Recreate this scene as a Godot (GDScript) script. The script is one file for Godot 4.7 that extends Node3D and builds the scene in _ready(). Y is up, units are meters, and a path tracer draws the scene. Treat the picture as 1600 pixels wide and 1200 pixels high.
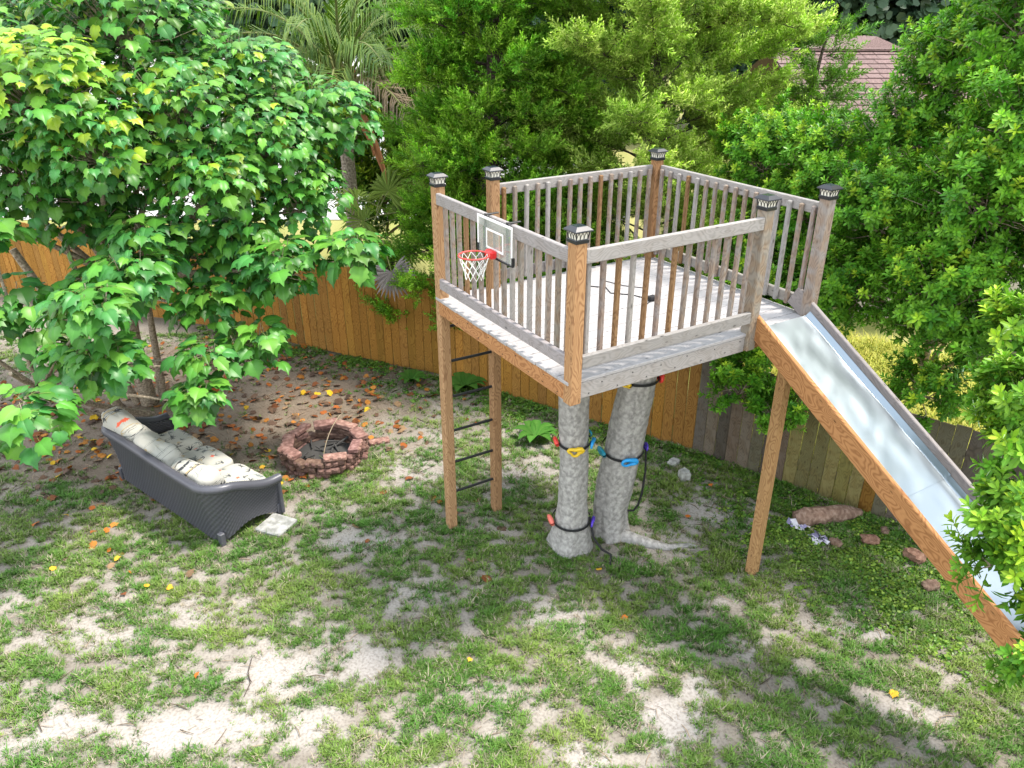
extends Node3D
# A back yard seen from a drone: a raised play deck with a slide, a wicker sofa, a brick fire pit, fences and trees.

var rng := RandomNumberGenerator.new()
var M := {}
var cache := {}
const PHI := 2.399963

# ---------------------------------------------------------------- helpers: colours, naming
func C(r: float, g: float, b: float) -> Color:            # linear base colour -> sRGB for albedo_color
	return Color(r, g, b).linear_to_srgb()

func rr(a: float, b: float) -> float:
	return rng.randf_range(a, b)

func rv() -> Vector3:
	return Vector3(rr(-1, 1), rr(-1, 1), rr(-1, 1))

func numbered(called: String, parent: Node) -> String:
	var key = str(parent.get_instance_id()) + called
	var n: int = cache.get(key, 0)
	cache[key] = n + 1
	return called if n == 0 else "%s_%03d" % [called, n]

func tag(o: Node3D, label: String, category: String, group := "", kind := "") -> Node3D:
	if label: o.set_meta("label", label)
	if category: o.set_meta("category", category)
	if group: o.set_meta("group", group)
	if kind: o.set_meta("kind", kind)
	return o

func thing(called: String, label: String, category: String, at := Vector3.ZERO, turn := 0.0, group := "") -> Node3D:
	var o := Node3D.new()
	o.name = numbered(called, self)
	add_child(o, true)
	o.position = at
	o.rotation.y = turn
	tag(o, label, category, group)
	return o

func part(called: String, mesh: Mesh, mat: Material, parent: Node, xf := Transform3D()) -> MeshInstance3D:
	var o := MeshInstance3D.new()
	o.name = numbered(called, parent)
	o.mesh = mesh
	o.material_override = mat
	o.transform = xf
	parent.add_child(o, true)
	return o

# ---------------------------------------------------------------- helpers: mesh building
func mb() -> Dictionary:
	return {"v": PackedVector3Array(), "n": PackedVector3Array(), "u": PackedVector2Array(), "c": PackedColorArray(), "i": PackedInt32Array()}

func vert(m: Dictionary, p: Vector3, n: Vector3, uv := Vector2.ZERO, c := Color.WHITE) -> int:
	m.v.append(p); m.n.append(n); m.u.append(uv); m.c.append(c)
	return m.v.size() - 1

func face(m: Dictionary, a: int, b: int, c: int) -> void:   # wound clockwise as seen along the stored normals
	var va: Vector3 = m.v[a]
	var g: Vector3 = (m.v[b] - va).cross(m.v[c] - va)
	var s: Vector3 = m.n[a] + m.n[b] + m.n[c]
	if g.dot(s) > 0.0:
		m.i.append(a); m.i.append(c); m.i.append(b)
	else:
		m.i.append(a); m.i.append(b); m.i.append(c)

func poly(m: Dictionary, pts: Array, n: Vector3, uvs: Array, c := Color.WHITE) -> void:
	var k: Array = []
	for q in pts.size():
		k.append(vert(m, pts[q], n, uvs[q], c))
	for q in range(1, pts.size() - 1):
		face(m, k[0], k[q], k[q + 1])

func done(m: Dictionary) -> ArrayMesh:
	var a := []
	a.resize(Mesh.ARRAY_MAX)
	a[Mesh.ARRAY_VERTEX] = m.v
	a[Mesh.ARRAY_NORMAL] = m.n
	a[Mesh.ARRAY_TEX_UV] = m.u
	a[Mesh.ARRAY_COLOR] = m.c
	a[Mesh.ARRAY_INDEX] = m.i
	var out := ArrayMesh.new()
	out.add_surface_from_arrays(Mesh.PRIMITIVE_TRIANGLES, a)
	return out

func uv_of(p: Vector3, n: Vector3, off: Vector2) -> Vector2:   # grain runs along y; metres
	var a := n.abs()
	if a.x >= a.y and a.x >= a.z: return Vector2(p.z, p.y) + off
	if a.z >= a.y: return Vector2(p.x + 0.11, p.y) + off
	return Vector2(p.x, p.z) + off

# a chamfered box from lo to hi
func add_box(m: Dictionary, lo: Vector3, hi: Vector3, b := 0.004, xf := Transform3D(), c := Color.WHITE, off := Vector2.ZERO) -> void:
	var mid := (lo + hi) / 2.0
	var h := (hi - lo) / 2.0
	b = minf(b, minf(h.x, minf(h.y, h.z)) * 0.9)
	var put := func(pts: Array, n: Vector3):
		var q: Array = []
		var uvs: Array = []
		for p in pts:
			q.append(xf * (mid + p))
			uvs.append(uv_of(mid + p, n, off))
		poly(m, q, (xf.basis * n).normalized(), uvs, c)
	var i := h - Vector3(b, b, b)
	for s in [-1.0, 1.0]:
		put.call([Vector3(s * h.x, -i.y, -i.z), Vector3(s * h.x, i.y, -i.z), Vector3(s * h.x, i.y, i.z), Vector3(s * h.x, -i.y, i.z)], Vector3(s, 0, 0))
		put.call([Vector3(-i.x, s * h.y, -i.z), Vector3(i.x, s * h.y, -i.z), Vector3(i.x, s * h.y, i.z), Vector3(-i.x, s * h.y, i.z)], Vector3(0, s, 0))
		put.call([Vector3(-i.x, -i.y, s * h.z), Vector3(i.x, -i.y, s * h.z), Vector3(i.x, i.y, s * h.z), Vector3(-i.x, i.y, s * h.z)], Vector3(0, 0, s))
		for t in [-1.0, 1.0]:
			put.call([Vector3(s * h.x, t * i.y, -i.z), Vector3(s * h.x, t * i.y, i.z), Vector3(s * i.x, t * h.y, i.z), Vector3(s * i.x, t * h.y, -i.z)], Vector3(s, t, 0).normalized())
			put.call([Vector3(s * h.x, -i.y, t * i.z), Vector3(s * h.x, i.y, t * i.z), Vector3(s * i.x, i.y, t * h.z), Vector3(s * i.x, -i.y, t * h.z)], Vector3(s, 0, t).normalized())
			put.call([Vector3(-i.x, s * h.y, t * i.z), Vector3(i.x, s * h.y, t * i.z), Vector3(i.x, s * i.y, t * h.z), Vector3(-i.x, s * i.y, t * h.z)], Vector3(0, s, t).normalized())
			for w in [-1.0, 1.0]:
				put.call([Vector3(s * h.x, t * i.y, w * i.z), Vector3(s * i.x, t * h.y, w * i.z), Vector3(s * i.x, t * i.y, w * h.z)], Vector3(s, t, w).normalized())

# a board whose length runs along its own y, centred, grain along y
func board(w: float, l: float, t: float, b := 0.005, tone := Color.WHITE) -> ArrayMesh:
	var m := mb()
	add_box(m, Vector3(-w / 2, -l / 2, -t / 2), Vector3(w / 2, l / 2, t / 2), b, Transform3D(), tone, Vector2(rr(0, 3), rr(0, 3)))
	return done(m)

# stand a board between two points; "flat" is the direction its thickness points to
func between(p: Vector3, q: Vector3, flat: Vector3) -> Transform3D:
	var y := (q - p).normalized()
	var z := (flat - y * flat.dot(y)).normalized()
	return Transform3D(Basis(y.cross(z), y, z), (p + q) / 2.0)

func plank(called: String, p: Vector3, q: Vector3, w: float, t: float, flat: Vector3, mat: Material, parent: Node, tone := Color.WHITE, b := 0.005) -> MeshInstance3D:
	return part(called, board(w, p.distance_to(q), t, b, tone), mat, parent, between(p, q, flat))

func add_tube(m: Dictionary, pts: Array, rad: Array, sides := 8, c := Color.WHITE, rough := 0.0, cap := true) -> void:
	var n := pts.size()
	var ref := Vector3(0.31, 0.2, 0.93)
	var rings: Array = []
	var along := 0.0
	for k in n:
		var d: Vector3 = (pts[mini(k + 1, n - 1)] - pts[maxi(k - 1, 0)]).normalized()
		if absf(d.dot(ref)) > 0.93: ref = Vector3(0.9, 0.35, 0.1)
		var x := d.cross(ref).normalized()
		var y := d.cross(x)
		ref = x.cross(d) * 1.0
		if k > 0: along += pts[k].distance_to(pts[k - 1])
		var ring: Array = []
		for s in sides + 1:
			var a := TAU * s / sides
			var o := x * cos(a) + y * sin(a)
			var r: float = rad[k] if rad.size() > 1 else rad[0]
			if rough > 0.0 and s < sides: r *= 1.0 + rr(-rough, rough)
			if s == sides:
				ring.append(vert(m, m.v[ring[0]], m.n[ring[0]], Vector2(TAU * r, along), c))
			else:
				ring.append(vert(m, pts[k] + o * r, o, Vector2(a * r, along), c))
		rings.append(ring)
	for k in n - 1:
		for s in sides:
			face(m, rings[k][s], rings[k][s + 1], rings[k + 1][s])
			face(m, rings[k][s + 1], rings[k + 1][s + 1], rings[k + 1][s])
	if cap:
		for e in [0, n - 1]:
			var d2: Vector3 = (pts[0] - pts[1]).normalized() if e == 0 else (pts[n - 1] - pts[n - 2]).normalized()
			var f: Array = []
			for s in sides:
				f.append(vert(m, m.v[rings[e][s]], d2, m.u[rings[e][s]], c))
			for s in range(1, sides - 1):
				face(m, f[0], f[s], f[s + 1])

func arc(p: Vector3, q: Vector3, r: Vector3, n := 6) -> Array:    # quadratic curve
	var out: Array = []
	for k in n + 1:
		var t := float(k) / n
		out.append(p.lerp(q, t).lerp(q.lerp(r, t), t))
	return out

func taper(a: float, b: float, n: int) -> Array:
	var out: Array = []
	for k in n + 1:
		out.append(lerpf(a, b, float(k) / n))
	return out

# a lumpy rounded solid: a sphere grid pushed towards a box and roughened
func lump(size: Vector3, square := 0.5, rough := 0.1, seed_ := 1, n := 10, tone := Color.WHITE) -> ArrayMesh:
	var m := mb()
	var f := FastNoiseLite.new()
	f.seed = seed_
	f.frequency = 1.0
	var rows: Array = []
	for a in n + 1:
		var row: Array = []
		for b in n * 2 + 1:
			var th := PI * a / n
			var ph := TAU * (b % (n * 2)) / (n * 2)
			var d := Vector3(sin(th) * cos(ph), cos(th), sin(th) * sin(ph))
			var e := d / maxf(absf(d.x), maxf(absf(d.y), absf(d.z)))
			var p := d.lerp(e, square) * (1.0 + rough * f.get_noise_3dv(d * 1.6) * 2.0)
			row.append(p * size / 2.0)
		rows.append(row)
	for a in n:
		for b in n * 2:
			var q := [rows[a][b], rows[a][b + 1], rows[a + 1][b + 1], rows[a + 1][b]]
			var mid: Vector3 = (q[0] + q[1] + q[2] + q[3]) / 4.0
			var g: Vector3 = (q[2] - q[0]).cross(q[3] - q[1])
			if g.length() < 1e-9: continue
			g = g.normalized()
			if g.dot(mid) < 0: g = -g
			poly(m, q, g, [Vector2(q[0].x, q[0].z), Vector2(q[1].x, q[1].z), Vector2(q[2].x, q[2].z), Vector2(q[3].x, q[3].z)], tone)
	return done(m)

func scatter(called: String, mesh: Mesh, mat: Material, xs: Array, cols: Array, parent: Node) -> MultiMeshInstance3D:
	var mm := MultiMesh.new()
	mm.transform_format = MultiMesh.TRANSFORM_3D
	mm.use_colors = true
	mm.mesh = mesh
	mm.instance_count = xs.size()
	for k in xs.size():
		mm.set_instance_transform(k, xs[k])
		mm.set_instance_color(k, cols[k])
	var o := MultiMeshInstance3D.new()
	o.name = numbered(called, parent)
	o.multimesh = mm
	o.material_override = mat
	parent.add_child(o, true)
	o.set_meta("kind", "stuff")
	return o

func aim(at: Vector3, up: Vector3, fwd: Vector3, s: float) -> Transform3D:   # local y = up, local z towards fwd
	var y := up.normalized()
	var z := fwd - y * fwd.dot(y)
	if z.length() < 0.01: z = Vector3(y.y, y.z, y.x).cross(y)
	z = z.normalized()
	return Transform3D(Basis(y.cross(z) * s, y * s, z * s), at)

# ---------------------------------------------------------------- materials
func std(color: Color, rough := 0.85, metal := 0.0) -> StandardMaterial3D:
	var m := StandardMaterial3D.new()
	m.albedo_color = color
	m.roughness = rough
	m.metallic = metal
	m.vertex_color_use_as_albedo = true
	return m

func leaf_mat(rough: float, back: Color) -> StandardMaterial3D:
	var m := std(Color.WHITE, rough)
	m.metallic_specular = 0.35
	m.backlight_enabled = true
	m.backlight = back
	m.cull_mode = BaseMaterial3D.CULL_DISABLED
	return m

func noise_tex(freq: float, seed_: int, ramp: Array, type := FastNoiseLite.TYPE_SIMPLEX_SMOOTH, oct := 5, size := 512) -> NoiseTexture2D:
	var f := FastNoiseLite.new()
	f.noise_type = type
	f.frequency = freq
	f.seed = seed_
	f.fractal_octaves = oct
	var t := NoiseTexture2D.new()
	t.width = size
	t.height = size
	t.seamless = true
	t.noise = f
	if ramp.size():
		var g := Gradient.new()
		g.offsets = PackedFloat32Array(ramp.map(func(e): return e[0]))
		g.colors = PackedColorArray(ramp.map(func(e): return e[1]))
		t.color_ramp = g
	return t

# wood grain, 0.45 m across by 1.8 m along; lo and hi are linear colours of late and early wood
func wood(seed_: int, lo: Color, hi: Color, silver: Color, silvered: float, knots: int) -> ImageTexture:
	var w := 192
	var h := 768
	var im := Image.create(w, h, false, Image.FORMAT_RGB8)
	var f := FastNoiseLite.new()
	f.seed = seed_
	f.frequency = 1.0
	f.fractal_octaves = 2
	var r2 := RandomNumberGenerator.new()
	r2.seed = seed_ + 7
	var kn: Array = []
	for k in knots:
		kn.append(Vector3(r2.randf(), r2.randf(), r2.randf_range(0.5, 1.2)))
	for y in h:
		var t := TAU * y / h
		var cy := cos(t)
		var sy := sin(t)
		for x in w:
			var u := float(x) / w
			var warp := f.get_noise_3d(u * 3.2, cy * 0.9 + 5.0, sy * 0.9) * 2.6
			var dark := 0.0
			for k in kn:
				var du: float = (u - k.x) * 0.45
				var dv: float = float(y) / h - k.y
				dv = (dv - roundf(dv)) * 1.8
				var d2: float = (du * du * 9.0 + dv * dv) / (k.z * k.z)
				if d2 < 0.02:
					var e := exp(-d2 / 0.0028)
					warp += e * 2.2
					dark = maxf(dark, exp(-d2 / 0.00028))
			var ring := 0.5 + 0.5 * sin(TAU * (u * 13.0 + warp * 1.5))
			ring = ring * ring
			var fib := f.get_noise_3d(u * 95.0, cy * 6.0, sy * 6.0 + 9.0) * 0.5 + 0.5
			var blot := clampf(f.get_noise_3d(u * 4.0 + 20.0, cy * 2.2, sy * 2.2) * 1.6 + 0.5, 0, 1)
			var c := hi.lerp(lo, clampf(ring * 0.55 + fib * 0.3, 0, 1))
			var g: float = silver.r * (0.72 + 0.4 * (1.0 - ring * 0.45 - fib * 0.35))
			c = c.lerp(Color(g, silver.g / silver.r * g, silver.b / silver.r * g), clampf(silvered * 1.3 - 0.3 + blot * 0.6, 0, 1) if silvered > 0 else 0.0)
			c = c * (1.0 - 0.75 * dark)
			c.a = 1
			im.set_pixel(x, y, c.linear_to_srgb())
	return ImageTexture.create_from_image(im)

func wood_mat(tex: Texture2D, tint := Color.WHITE, rough := 0.8) -> StandardMaterial3D:
	var m := std(tint, rough)
	m.albedo_texture = tex
	m.uv1_scale = Vector3(1.0 / 0.45, 1.0 / 1.8, 1)
	m.metallic_specular = 0.3
	m.heightmap_enabled = true
	m.heightmap_texture = tex
	m.heightmap_scale = 0.12
	return m

func bark_mat(ramp: Array, scale: float, seed_: int, deep := 0.8, type := FastNoiseLite.TYPE_SIMPLEX_SMOOTH, freq := 0.02) -> StandardMaterial3D:
	var m := std(Color.WHITE, 0.9)
	m.albedo_texture = noise_tex(freq, seed_, ramp, type)
	m.heightmap_enabled = true
	m.heightmap_texture = m.albedo_texture
	m.heightmap_scale = deep
	m.uv1_triplanar = true
	m.uv1_scale = Vector3.ONE * scale
	return m

func materials() -> void:
	var brown := wood(11, Color(0.19, 0.092, 0.042), Color(0.46, 0.285, 0.15), Color(0.34, 0.31, 0.28), 0.0, 9)
	var mixed := wood(12, Color(0.13, 0.085, 0.058), Color(0.30, 0.22, 0.16), Color(0.27, 0.25, 0.235), 0.36, 9)
	var gray := wood(13, Color(0.08, 0.07, 0.06), Color(0.30, 0.265, 0.235), Color(0.30, 0.28, 0.265), 0.75, 9)
	M.brown = wood_mat(brown)
	M.brown_old = wood_mat(brown, C(0.62, 0.60, 0.58))
	M.rust = wood_mat(brown, C(1.0, 0.82, 0.68))
	M.mixed = wood_mat(mixed)
	M.gray = wood_mat(gray)
	var bleached := wood(16, Color(0.24, 0.22, 0.21), Color(0.45, 0.43, 0.42), Color(0.46, 0.445, 0.44), 0.85, 6)
	M.deck = wood_mat(bleached, C(1, 1, 1))
	M.deck.albedo_color = Color(1, 1, 1)
	var fo := wood(14, Color(0.20, 0.08, 0.012), Color(0.46, 0.245, 0.05), Color(0.34, 0.31, 0.28), 0.0, 14)
	M.fence_new = wood_mat(fo)
	var fg := wood(15, Color(0.08, 0.06, 0.045), Color(0.29, 0.23, 0.17), Color(0.27, 0.235, 0.20), 0.5, 8)
	M.fence_old = wood_mat(fg)
	M.black = std(C(0.012, 0.012, 0.014), 0.45)
	M.cap_black = std(C(0.018, 0.018, 0.022), 0.3)
	M.solar = std(C(0.02, 0.025, 0.04), 0.12)
	M.lamp_pane = std(C(0.75, 0.72, 0.62), 0.2)
	M.strap = std(C(0.012, 0.012, 0.014), 0.8)
	M.metal = std(C(0.27, 0.315, 0.35), 0.3, 1.0)
	M.metal.normal_enabled = true
	M.metal.normal_texture = noise_tex(0.008, 3, [], FastNoiseLite.TYPE_SIMPLEX_SMOOTH, 2)
	M.metal.normal_texture.as_normal_map = true
	M.metal.normal_texture.bump_strength = 6.0
	M.metal.normal_scale = 0.25
	M.metal.normal_scale = 0.05
	M.metal.uv1_scale = Vector3(0.6, 0.25, 1)
	M.red = std(C(0.62, 0.02, 0.02), 0.35)
	M.rim = std(C(0.6, 0.06, 0.05), 0.4)
	M.white = std(C(0.8, 0.8, 0.78), 0.45)
	M.net = std(C(0.8, 0.8, 0.76), 0.7)
	M.wicker = std(C(0.075, 0.076, 0.09), 0.36)
	M.ash = std(C(0.05, 0.048, 0.045), 0.95)
	M.stick = std(C(0.30, 0.24, 0.16), 0.9)
	M.concrete = bark_mat([[0.2, Color(0.52, 0.52, 0.50)], [0.6, Color(0.63, 0.63, 0.61)], [0.9, Color(0.72, 0.72, 0.70)]], 0.9, 31, 0.05)
	M.brick = bark_mat([[0.15, Color(0.50, 0.37, 0.33)], [0.5, Color(0.63, 0.48, 0.43)], [0.85, Color(0.74, 0.60, 0.55)]], 1.5, 32, 0.08)
	M.trunk = bark_mat([[0.2, Color(0.50, 0.49, 0.48)], [0.42, Color(0.585, 0.575, 0.56)], [0.6, Color(0.625, 0.615, 0.60)], [0.85, Color(0.70, 0.69, 0.67)]], 2.2, 33, 0.6, FastNoiseLite.TYPE_SIMPLEX, 0.011)
	M.trunk.uv1_scale = Vector3(3.0, 2.2, 3.0)
	M.bark = bark_mat([[0.25, Color(0.42, 0.37, 0.31)], [0.55, Color(0.62, 0.57, 0.50)], [0.85, Color(0.76, 0.71, 0.63)]], 2.5, 34, 1.2)
	M.cedar_bark = bark_mat([[0.25, Color(0.17, 0.13, 0.11)], [0.6, Color(0.33, 0.28, 0.24)], [0.9, Color(0.46, 0.42, 0.38)]], 2.0, 35, 1.5)
	M.log = bark_mat([[0.2, Color(0.38, 0.29, 0.24)], [0.55, Color(0.52, 0.42, 0.36)], [0.9, Color(0.64, 0.56, 0.50)]], 1.6, 36, 0.5)
	M.broad = leaf_mat(0.4, C(0.17, 0.42, 0.03))
	M.broad.metallic_specular = 0.42
	M.needle = leaf_mat(0.6, C(0.30, 0.46, 0.06))
	M.shrub = leaf_mat(0.38, C(0.20, 0.44, 0.03))
	M.blade = leaf_mat(0.6, C(0.05, 0.12, 0.01))
	M.dry = leaf_mat(0.8, C(0.12, 0.06, 0.01))
	M.shingle = bark_mat([[0.2, Color(0.38, 0.31, 0.295)], [0.8, Color(0.53, 0.435, 0.415)]], 2.0, 37, 0.2)
	M.stucco = std(C(0.45, 0.40, 0.33), 0.9)
	M.trim = std(C(0.72, 0.70, 0.66), 0.7)
	M.window = std(C(0.05, 0.06, 0.07), 0.08)
	M.paper = std(C(0.7, 0.68, 0.74), 0.7)

# ---------------------------------------------------------------- the yard's surface
var nz := FastNoiseLite.new()
var nz2 := FastNoiseLite.new()
# bare sandy patches: x, z, radius along x, radius along z, strength
const BARE := [[-2.0, -4.75, 0.62, 0.34, 1.0], [-2.45, -4.15, 0.8, 0.3, 1.0], [-1.25, -4.85, 0.3, 0.36, 1.0], [-3.8, -5.1, 0.6, 0.2, 0.7], [-3.5, -4.15, 0.45, 0.25, 0.8], [-2.95, -5.45, 0.5, 0.22, 0.7],
	[1.25, -4.2, 0.28, 0.3, 1.0], [1.5, -4.6, 0.2, 0.22, 0.9], [1.0, -4.75, 0.2, 0.3, 0.8], [0.4, -5.4, 0.45, 0.25, 0.6], [2.9, -5.25, 0.4, 0.14, 0.8], [3.25, -5.15, 0.25, 0.12, 0.9], [1.9, -5.6, 0.35, 0.12, 0.5],
	[-3.5, -6.1, 0.3, 0.16, 0.5], [-1.6, -6.5, 0.45, 0.24, 0.7], [-1.2, -7.8, 0.45, 0.4, 0.75], [-1.2, -8.6, 0.5, 0.4, 0.6], [2.2, -7.0, 0.5, 0.5, 0.7], [0.2, -7.9, 0.5, 0.6, 0.7], [2.1, -5.0, 0.3, 0.16, 0.6], [3.2, -4.3, 0.4, 0.2, 0.7],
	[0.5, -3.9, 0.25, 0.2, 0.8], [-0.15, -4.5, 0.3, 0.15, 0.6], [-1.6, -4.2, 0.35, 0.3, 0.8], [-2.6, -7.0, 0.4, 0.25, 0.5], [1.6, -6.5, 0.5, 0.3, 0.7], [-1.0, -5.6, 0.4, 0.2, 0.5], [2.6, -5.7, 0.3, 0.14, 0.5], [-0.6, -3.7, 0.3, 0.2, 0.7]]
const FENCE := [Vector2(-12.2, -15.15), Vector2(-9.01, -13.93), Vector2(-5.02, -12.46), Vector2(-3.14, -11.53), Vector2(-1.07, -10.55), Vector2(2.27, -8.33), Vector2(3.84, -7.06), Vector2(8.2, -3.55)]

func fence_z(x: float) -> float:
	for k in FENCE.size() - 1:
		if x <= FENCE[k + 1].x or k == FENCE.size() - 2:
			return lerpf(FENCE[k].y, FENCE[k + 1].y, (x - FENCE[k].x) / (FENCE[k + 1].x - FENCE[k].x))
	return 0.0

func bare(x: float, z: float) -> float:
	var b := 0.0
	for p in BARE:
		var dx: float = (x - p[0]) / p[2]
		var dz: float = (z - p[1]) / p[3]
		var d := sqrt(dx * dx + dz * dz) + nz2.get_noise_2d(x * 5.0, z * 5.0) * 0.55
		b = maxf(b, p[4] * clampf((1.2 - d) / 0.8, 0, 1))
	return b

func litter(x: float, z: float) -> float:      # leaf mould under the big-leaved tree
	var d := Vector2((x + 4.6) / 3.3, (z + 9.6) / 2.3).length() + nz2.get_noise_2d(x * 2.0, z * 2.0) * 0.3
	return clampf((1.15 - d) / 0.35, 0, 1)

func ground_y(x: float, z: float) -> float:
	return nz.get_noise_2d(x * 0.9, z * 0.9) * 0.03 + nz2.get_noise_2d(x * 6.0, z * 6.0) * 0.008

func grassiness(x: float, z: float) -> float:
	var n := nz.get_noise_2d(x * 2.6, z * 3.6) * 0.8 + nz2.get_noise_2d(x * 8.0, z * 11.0) * 0.9
	var g := clampf(0.50 + n * 1.25, 0.0, 1.0)
	g *= 1.0 - 0.93 * bare(x, z)
	g *= 1.0 - 0.86 * litter(x, z)
	if z < -3.0 and x < -1.5 and z > -5.6: g *= 0.85
	return g

func ground() -> void:
	var xs: Array = [-160.0, -80.0, -40.0, -25.0, -16.0, -12.0]
	var zs: Array = [-220.0, -120.0, -70.0, -45.0, -32.0, -24.0, -19.0]
	var a := -9.0
	while a < 7.6:
		xs.append(a)
		a += 0.1
	xs.append_array([10.0, 14.0, 20.0, 32.0, 60.0, 160.0])
	a = -15.5
	while a < -2.4:
		zs.append(a)
		a += 0.1
	zs.append_array([0.0, 6.0, 20.0, 60.0])
	var m := mb()
	var idx: Array = []
	for z in zs:
		var row: Array = []
		for x in xs:
			var c := Color(0.30, 0.26, 0.20)
			var beyond: bool = z < fence_z(x) - 0.1
			if beyond:
				var n := nz.get_noise_2d(x, z)
				c = Color(0.24, 0.27, 0.055).lerp(Color(0.36, 0.33, 0.12), clampf(n + 0.5, 0, 1))  # lawn past the fence, its sunlit yellow put into the vertex colour
			else:
				var soil := Color(0.215, 0.19, 0.155).lerp(Color(0.33, 0.30, 0.26), clampf(0.5 + nz2.get_noise_2d(x * 2.2, z * 2.2) * 1.4, 0, 1))
				c = soil.lerp(Color(0.385, 0.355, 0.32).lerp(Color(0.42, 0.39, 0.36), clampf(x * 0.3 + 0.5, 0, 1)), bare(x, z))
				c = c.lerp(Color(0.18, 0.13, 0.085), litter(x, z) * 0.75)
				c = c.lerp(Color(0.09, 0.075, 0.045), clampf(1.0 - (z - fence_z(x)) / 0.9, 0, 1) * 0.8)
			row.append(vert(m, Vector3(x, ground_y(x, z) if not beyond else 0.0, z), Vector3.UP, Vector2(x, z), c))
		idx.append(row)
	for r in zs.size() - 1:
		for q in xs.size() - 1:
			face(m, idx[r][q], idx[r][q + 1], idx[r + 1][q])
			face(m, idx[r][q + 1], idx[r + 1][q + 1], idx[r + 1][q])
	var mat := std(Color.WHITE, 0.95)
	mat.albedo_texture = noise_tex(0.03, 41, [[0.1, Color(0.78, 0.77, 0.76)], [0.45, Color(0.93, 0.92, 0.91)], [0.9, Color(1, 1, 1)]])
	mat.uv1_triplanar = true
	mat.uv1_world_triplanar = true
	mat.uv1_scale = Vector3.ONE * 1.9
	mat.heightmap_enabled = true
	mat.heightmap_texture = mat.albedo_texture
	mat.heightmap_scale = 0.7
	var g := part("ground", done(m), mat, self)
	tag(g, "sandy back yard soil with bare patches between the fences", "ground", "", "structure")

func blade_mesh(n: int, hgt: float, spread: float, wide: float) -> ArrayMesh:
	var m := mb()
	for k in n:
		var a := rr(0, TAU)
		var d := Vector3(cos(a), 0, sin(a))
		var s := Vector3(-d.z, 0, d.x)
		var b := d * rr(0, spread * 0.6) + s * rr(-spread, spread) * 0.4
		var h := hgt * rr(0.55, 1.15)
		var lean := rr(0.3, 1.25)
		var w := wide * rr(0.7, 1.2)
		var p1 := b + d * h * lean * 0.35 + Vector3.UP * h * 0.6
		var p2 := b + d * h * lean + Vector3.UP * h * rr(0.5, 1.0)
		var nn := (Vector3.UP * 0.9 - d * 0.4).normalized()
		var t := rr(0.8, 1.2)
		var c := Color(t, t, t)
		var i0 := vert(m, b - s * w, nn, Vector2.ZERO, c)
		var i1 := vert(m, b + s * w, nn, Vector2.ZERO, c)
		var i2 := vert(m, p1 + s * w * 0.8, nn, Vector2.ZERO, c)
		var i3 := vert(m, p1 - s * w * 0.8, nn, Vector2.ZERO, c)
		var i4 := vert(m, p2, nn, Vector2.ZERO, c)
		face(m, i0, i1, i2); face(m, i0, i2, i3); face(m, i3, i2, i4)
	return done(m)

func grass() -> void:
	var root := thing("grass", "short patchy green lawn grass growing across the sandy yard", "grass")
	root.set_meta("kind", "stuff")
	var kinds := [blade_mesh(11, 0.042, 0.035, 0.0028), blade_mesh(10, 0.036, 0.05, 0.0032), blade_mesh(13, 0.065, 0.04, 0.003)]
	var xs := [[], [], []]
	var cs := [[], [], []]
	for k in 330000:
		var z := -2.9 - 9.3 * sqrt(rng.randf()) if rng.randf() < 0.35 else rr(-8.6, -2.9)
		var x := rr(-1, 1) * (2.0 - z * 0.64)
		if z < fence_z(x) + 0.03: continue
		var g := grassiness(x, z)
		if g < 0.10 or rng.randf() > g * 0.9: continue
		var t: int = 2 if rng.randf() < 0.12 else rng.randi() % 2
		var q := nz.get_noise_2d(x * 1.3 + 40.0, z * 1.3)
		var c := Color(0.075, 0.185, 0.025).lerp(Color(0.19, 0.265, 0.05), clampf(q + 0.35 + rr(-0.3, 0.3), 0, 1))
		if rng.randf() < 0.14 + 0.2 * (1.0 - g): c = Color(0.30, 0.255, 0.185)
		c = c * rr(0.6, 1.4)
		xs[t].append(aim(Vector3(x, ground_y(x, z) - 0.004, z), Vector3.UP + rv() * 0.25, rv(), rr(0.7, 1.25) * (0.7 + 0.4 * g)))
		cs[t].append(c)
	for t in 3:
		scatter("grass_tufts", kinds[t], M.blade, xs[t], cs[t], root)

func far_lawn() -> void:
	var root := thing("lawn_grass", "grass coloured a sunlit yellow-green in the neighbour's yard beyond the old fence", "grass")
	root.set_meta("kind", "stuff")
	var kind := blade_mesh(16, 0.16, 0.12, 0.006)
	var xs: Array = []
	var cs: Array = []
	for k in 9000:
		var x := rr(3.0, 10.5)
		var z := fence_z(x) - rr(0.15, 6.5)
		if z > -5.0: continue
		xs.append(aim(Vector3(x, 0, z), Vector3.UP + rv() * 0.25, rv(), rr(0.6, 1.3)))
		cs.append(Color(0.30, 0.36, 0.04).lerp(Color(0.55, 0.50, 0.08), rng.randf()) * rr(0.7, 1.2))  # bright yellow carries the sunlight in the blade colour
	scatter("grass_tufts", kind, M.blade, xs, cs, root)

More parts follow.
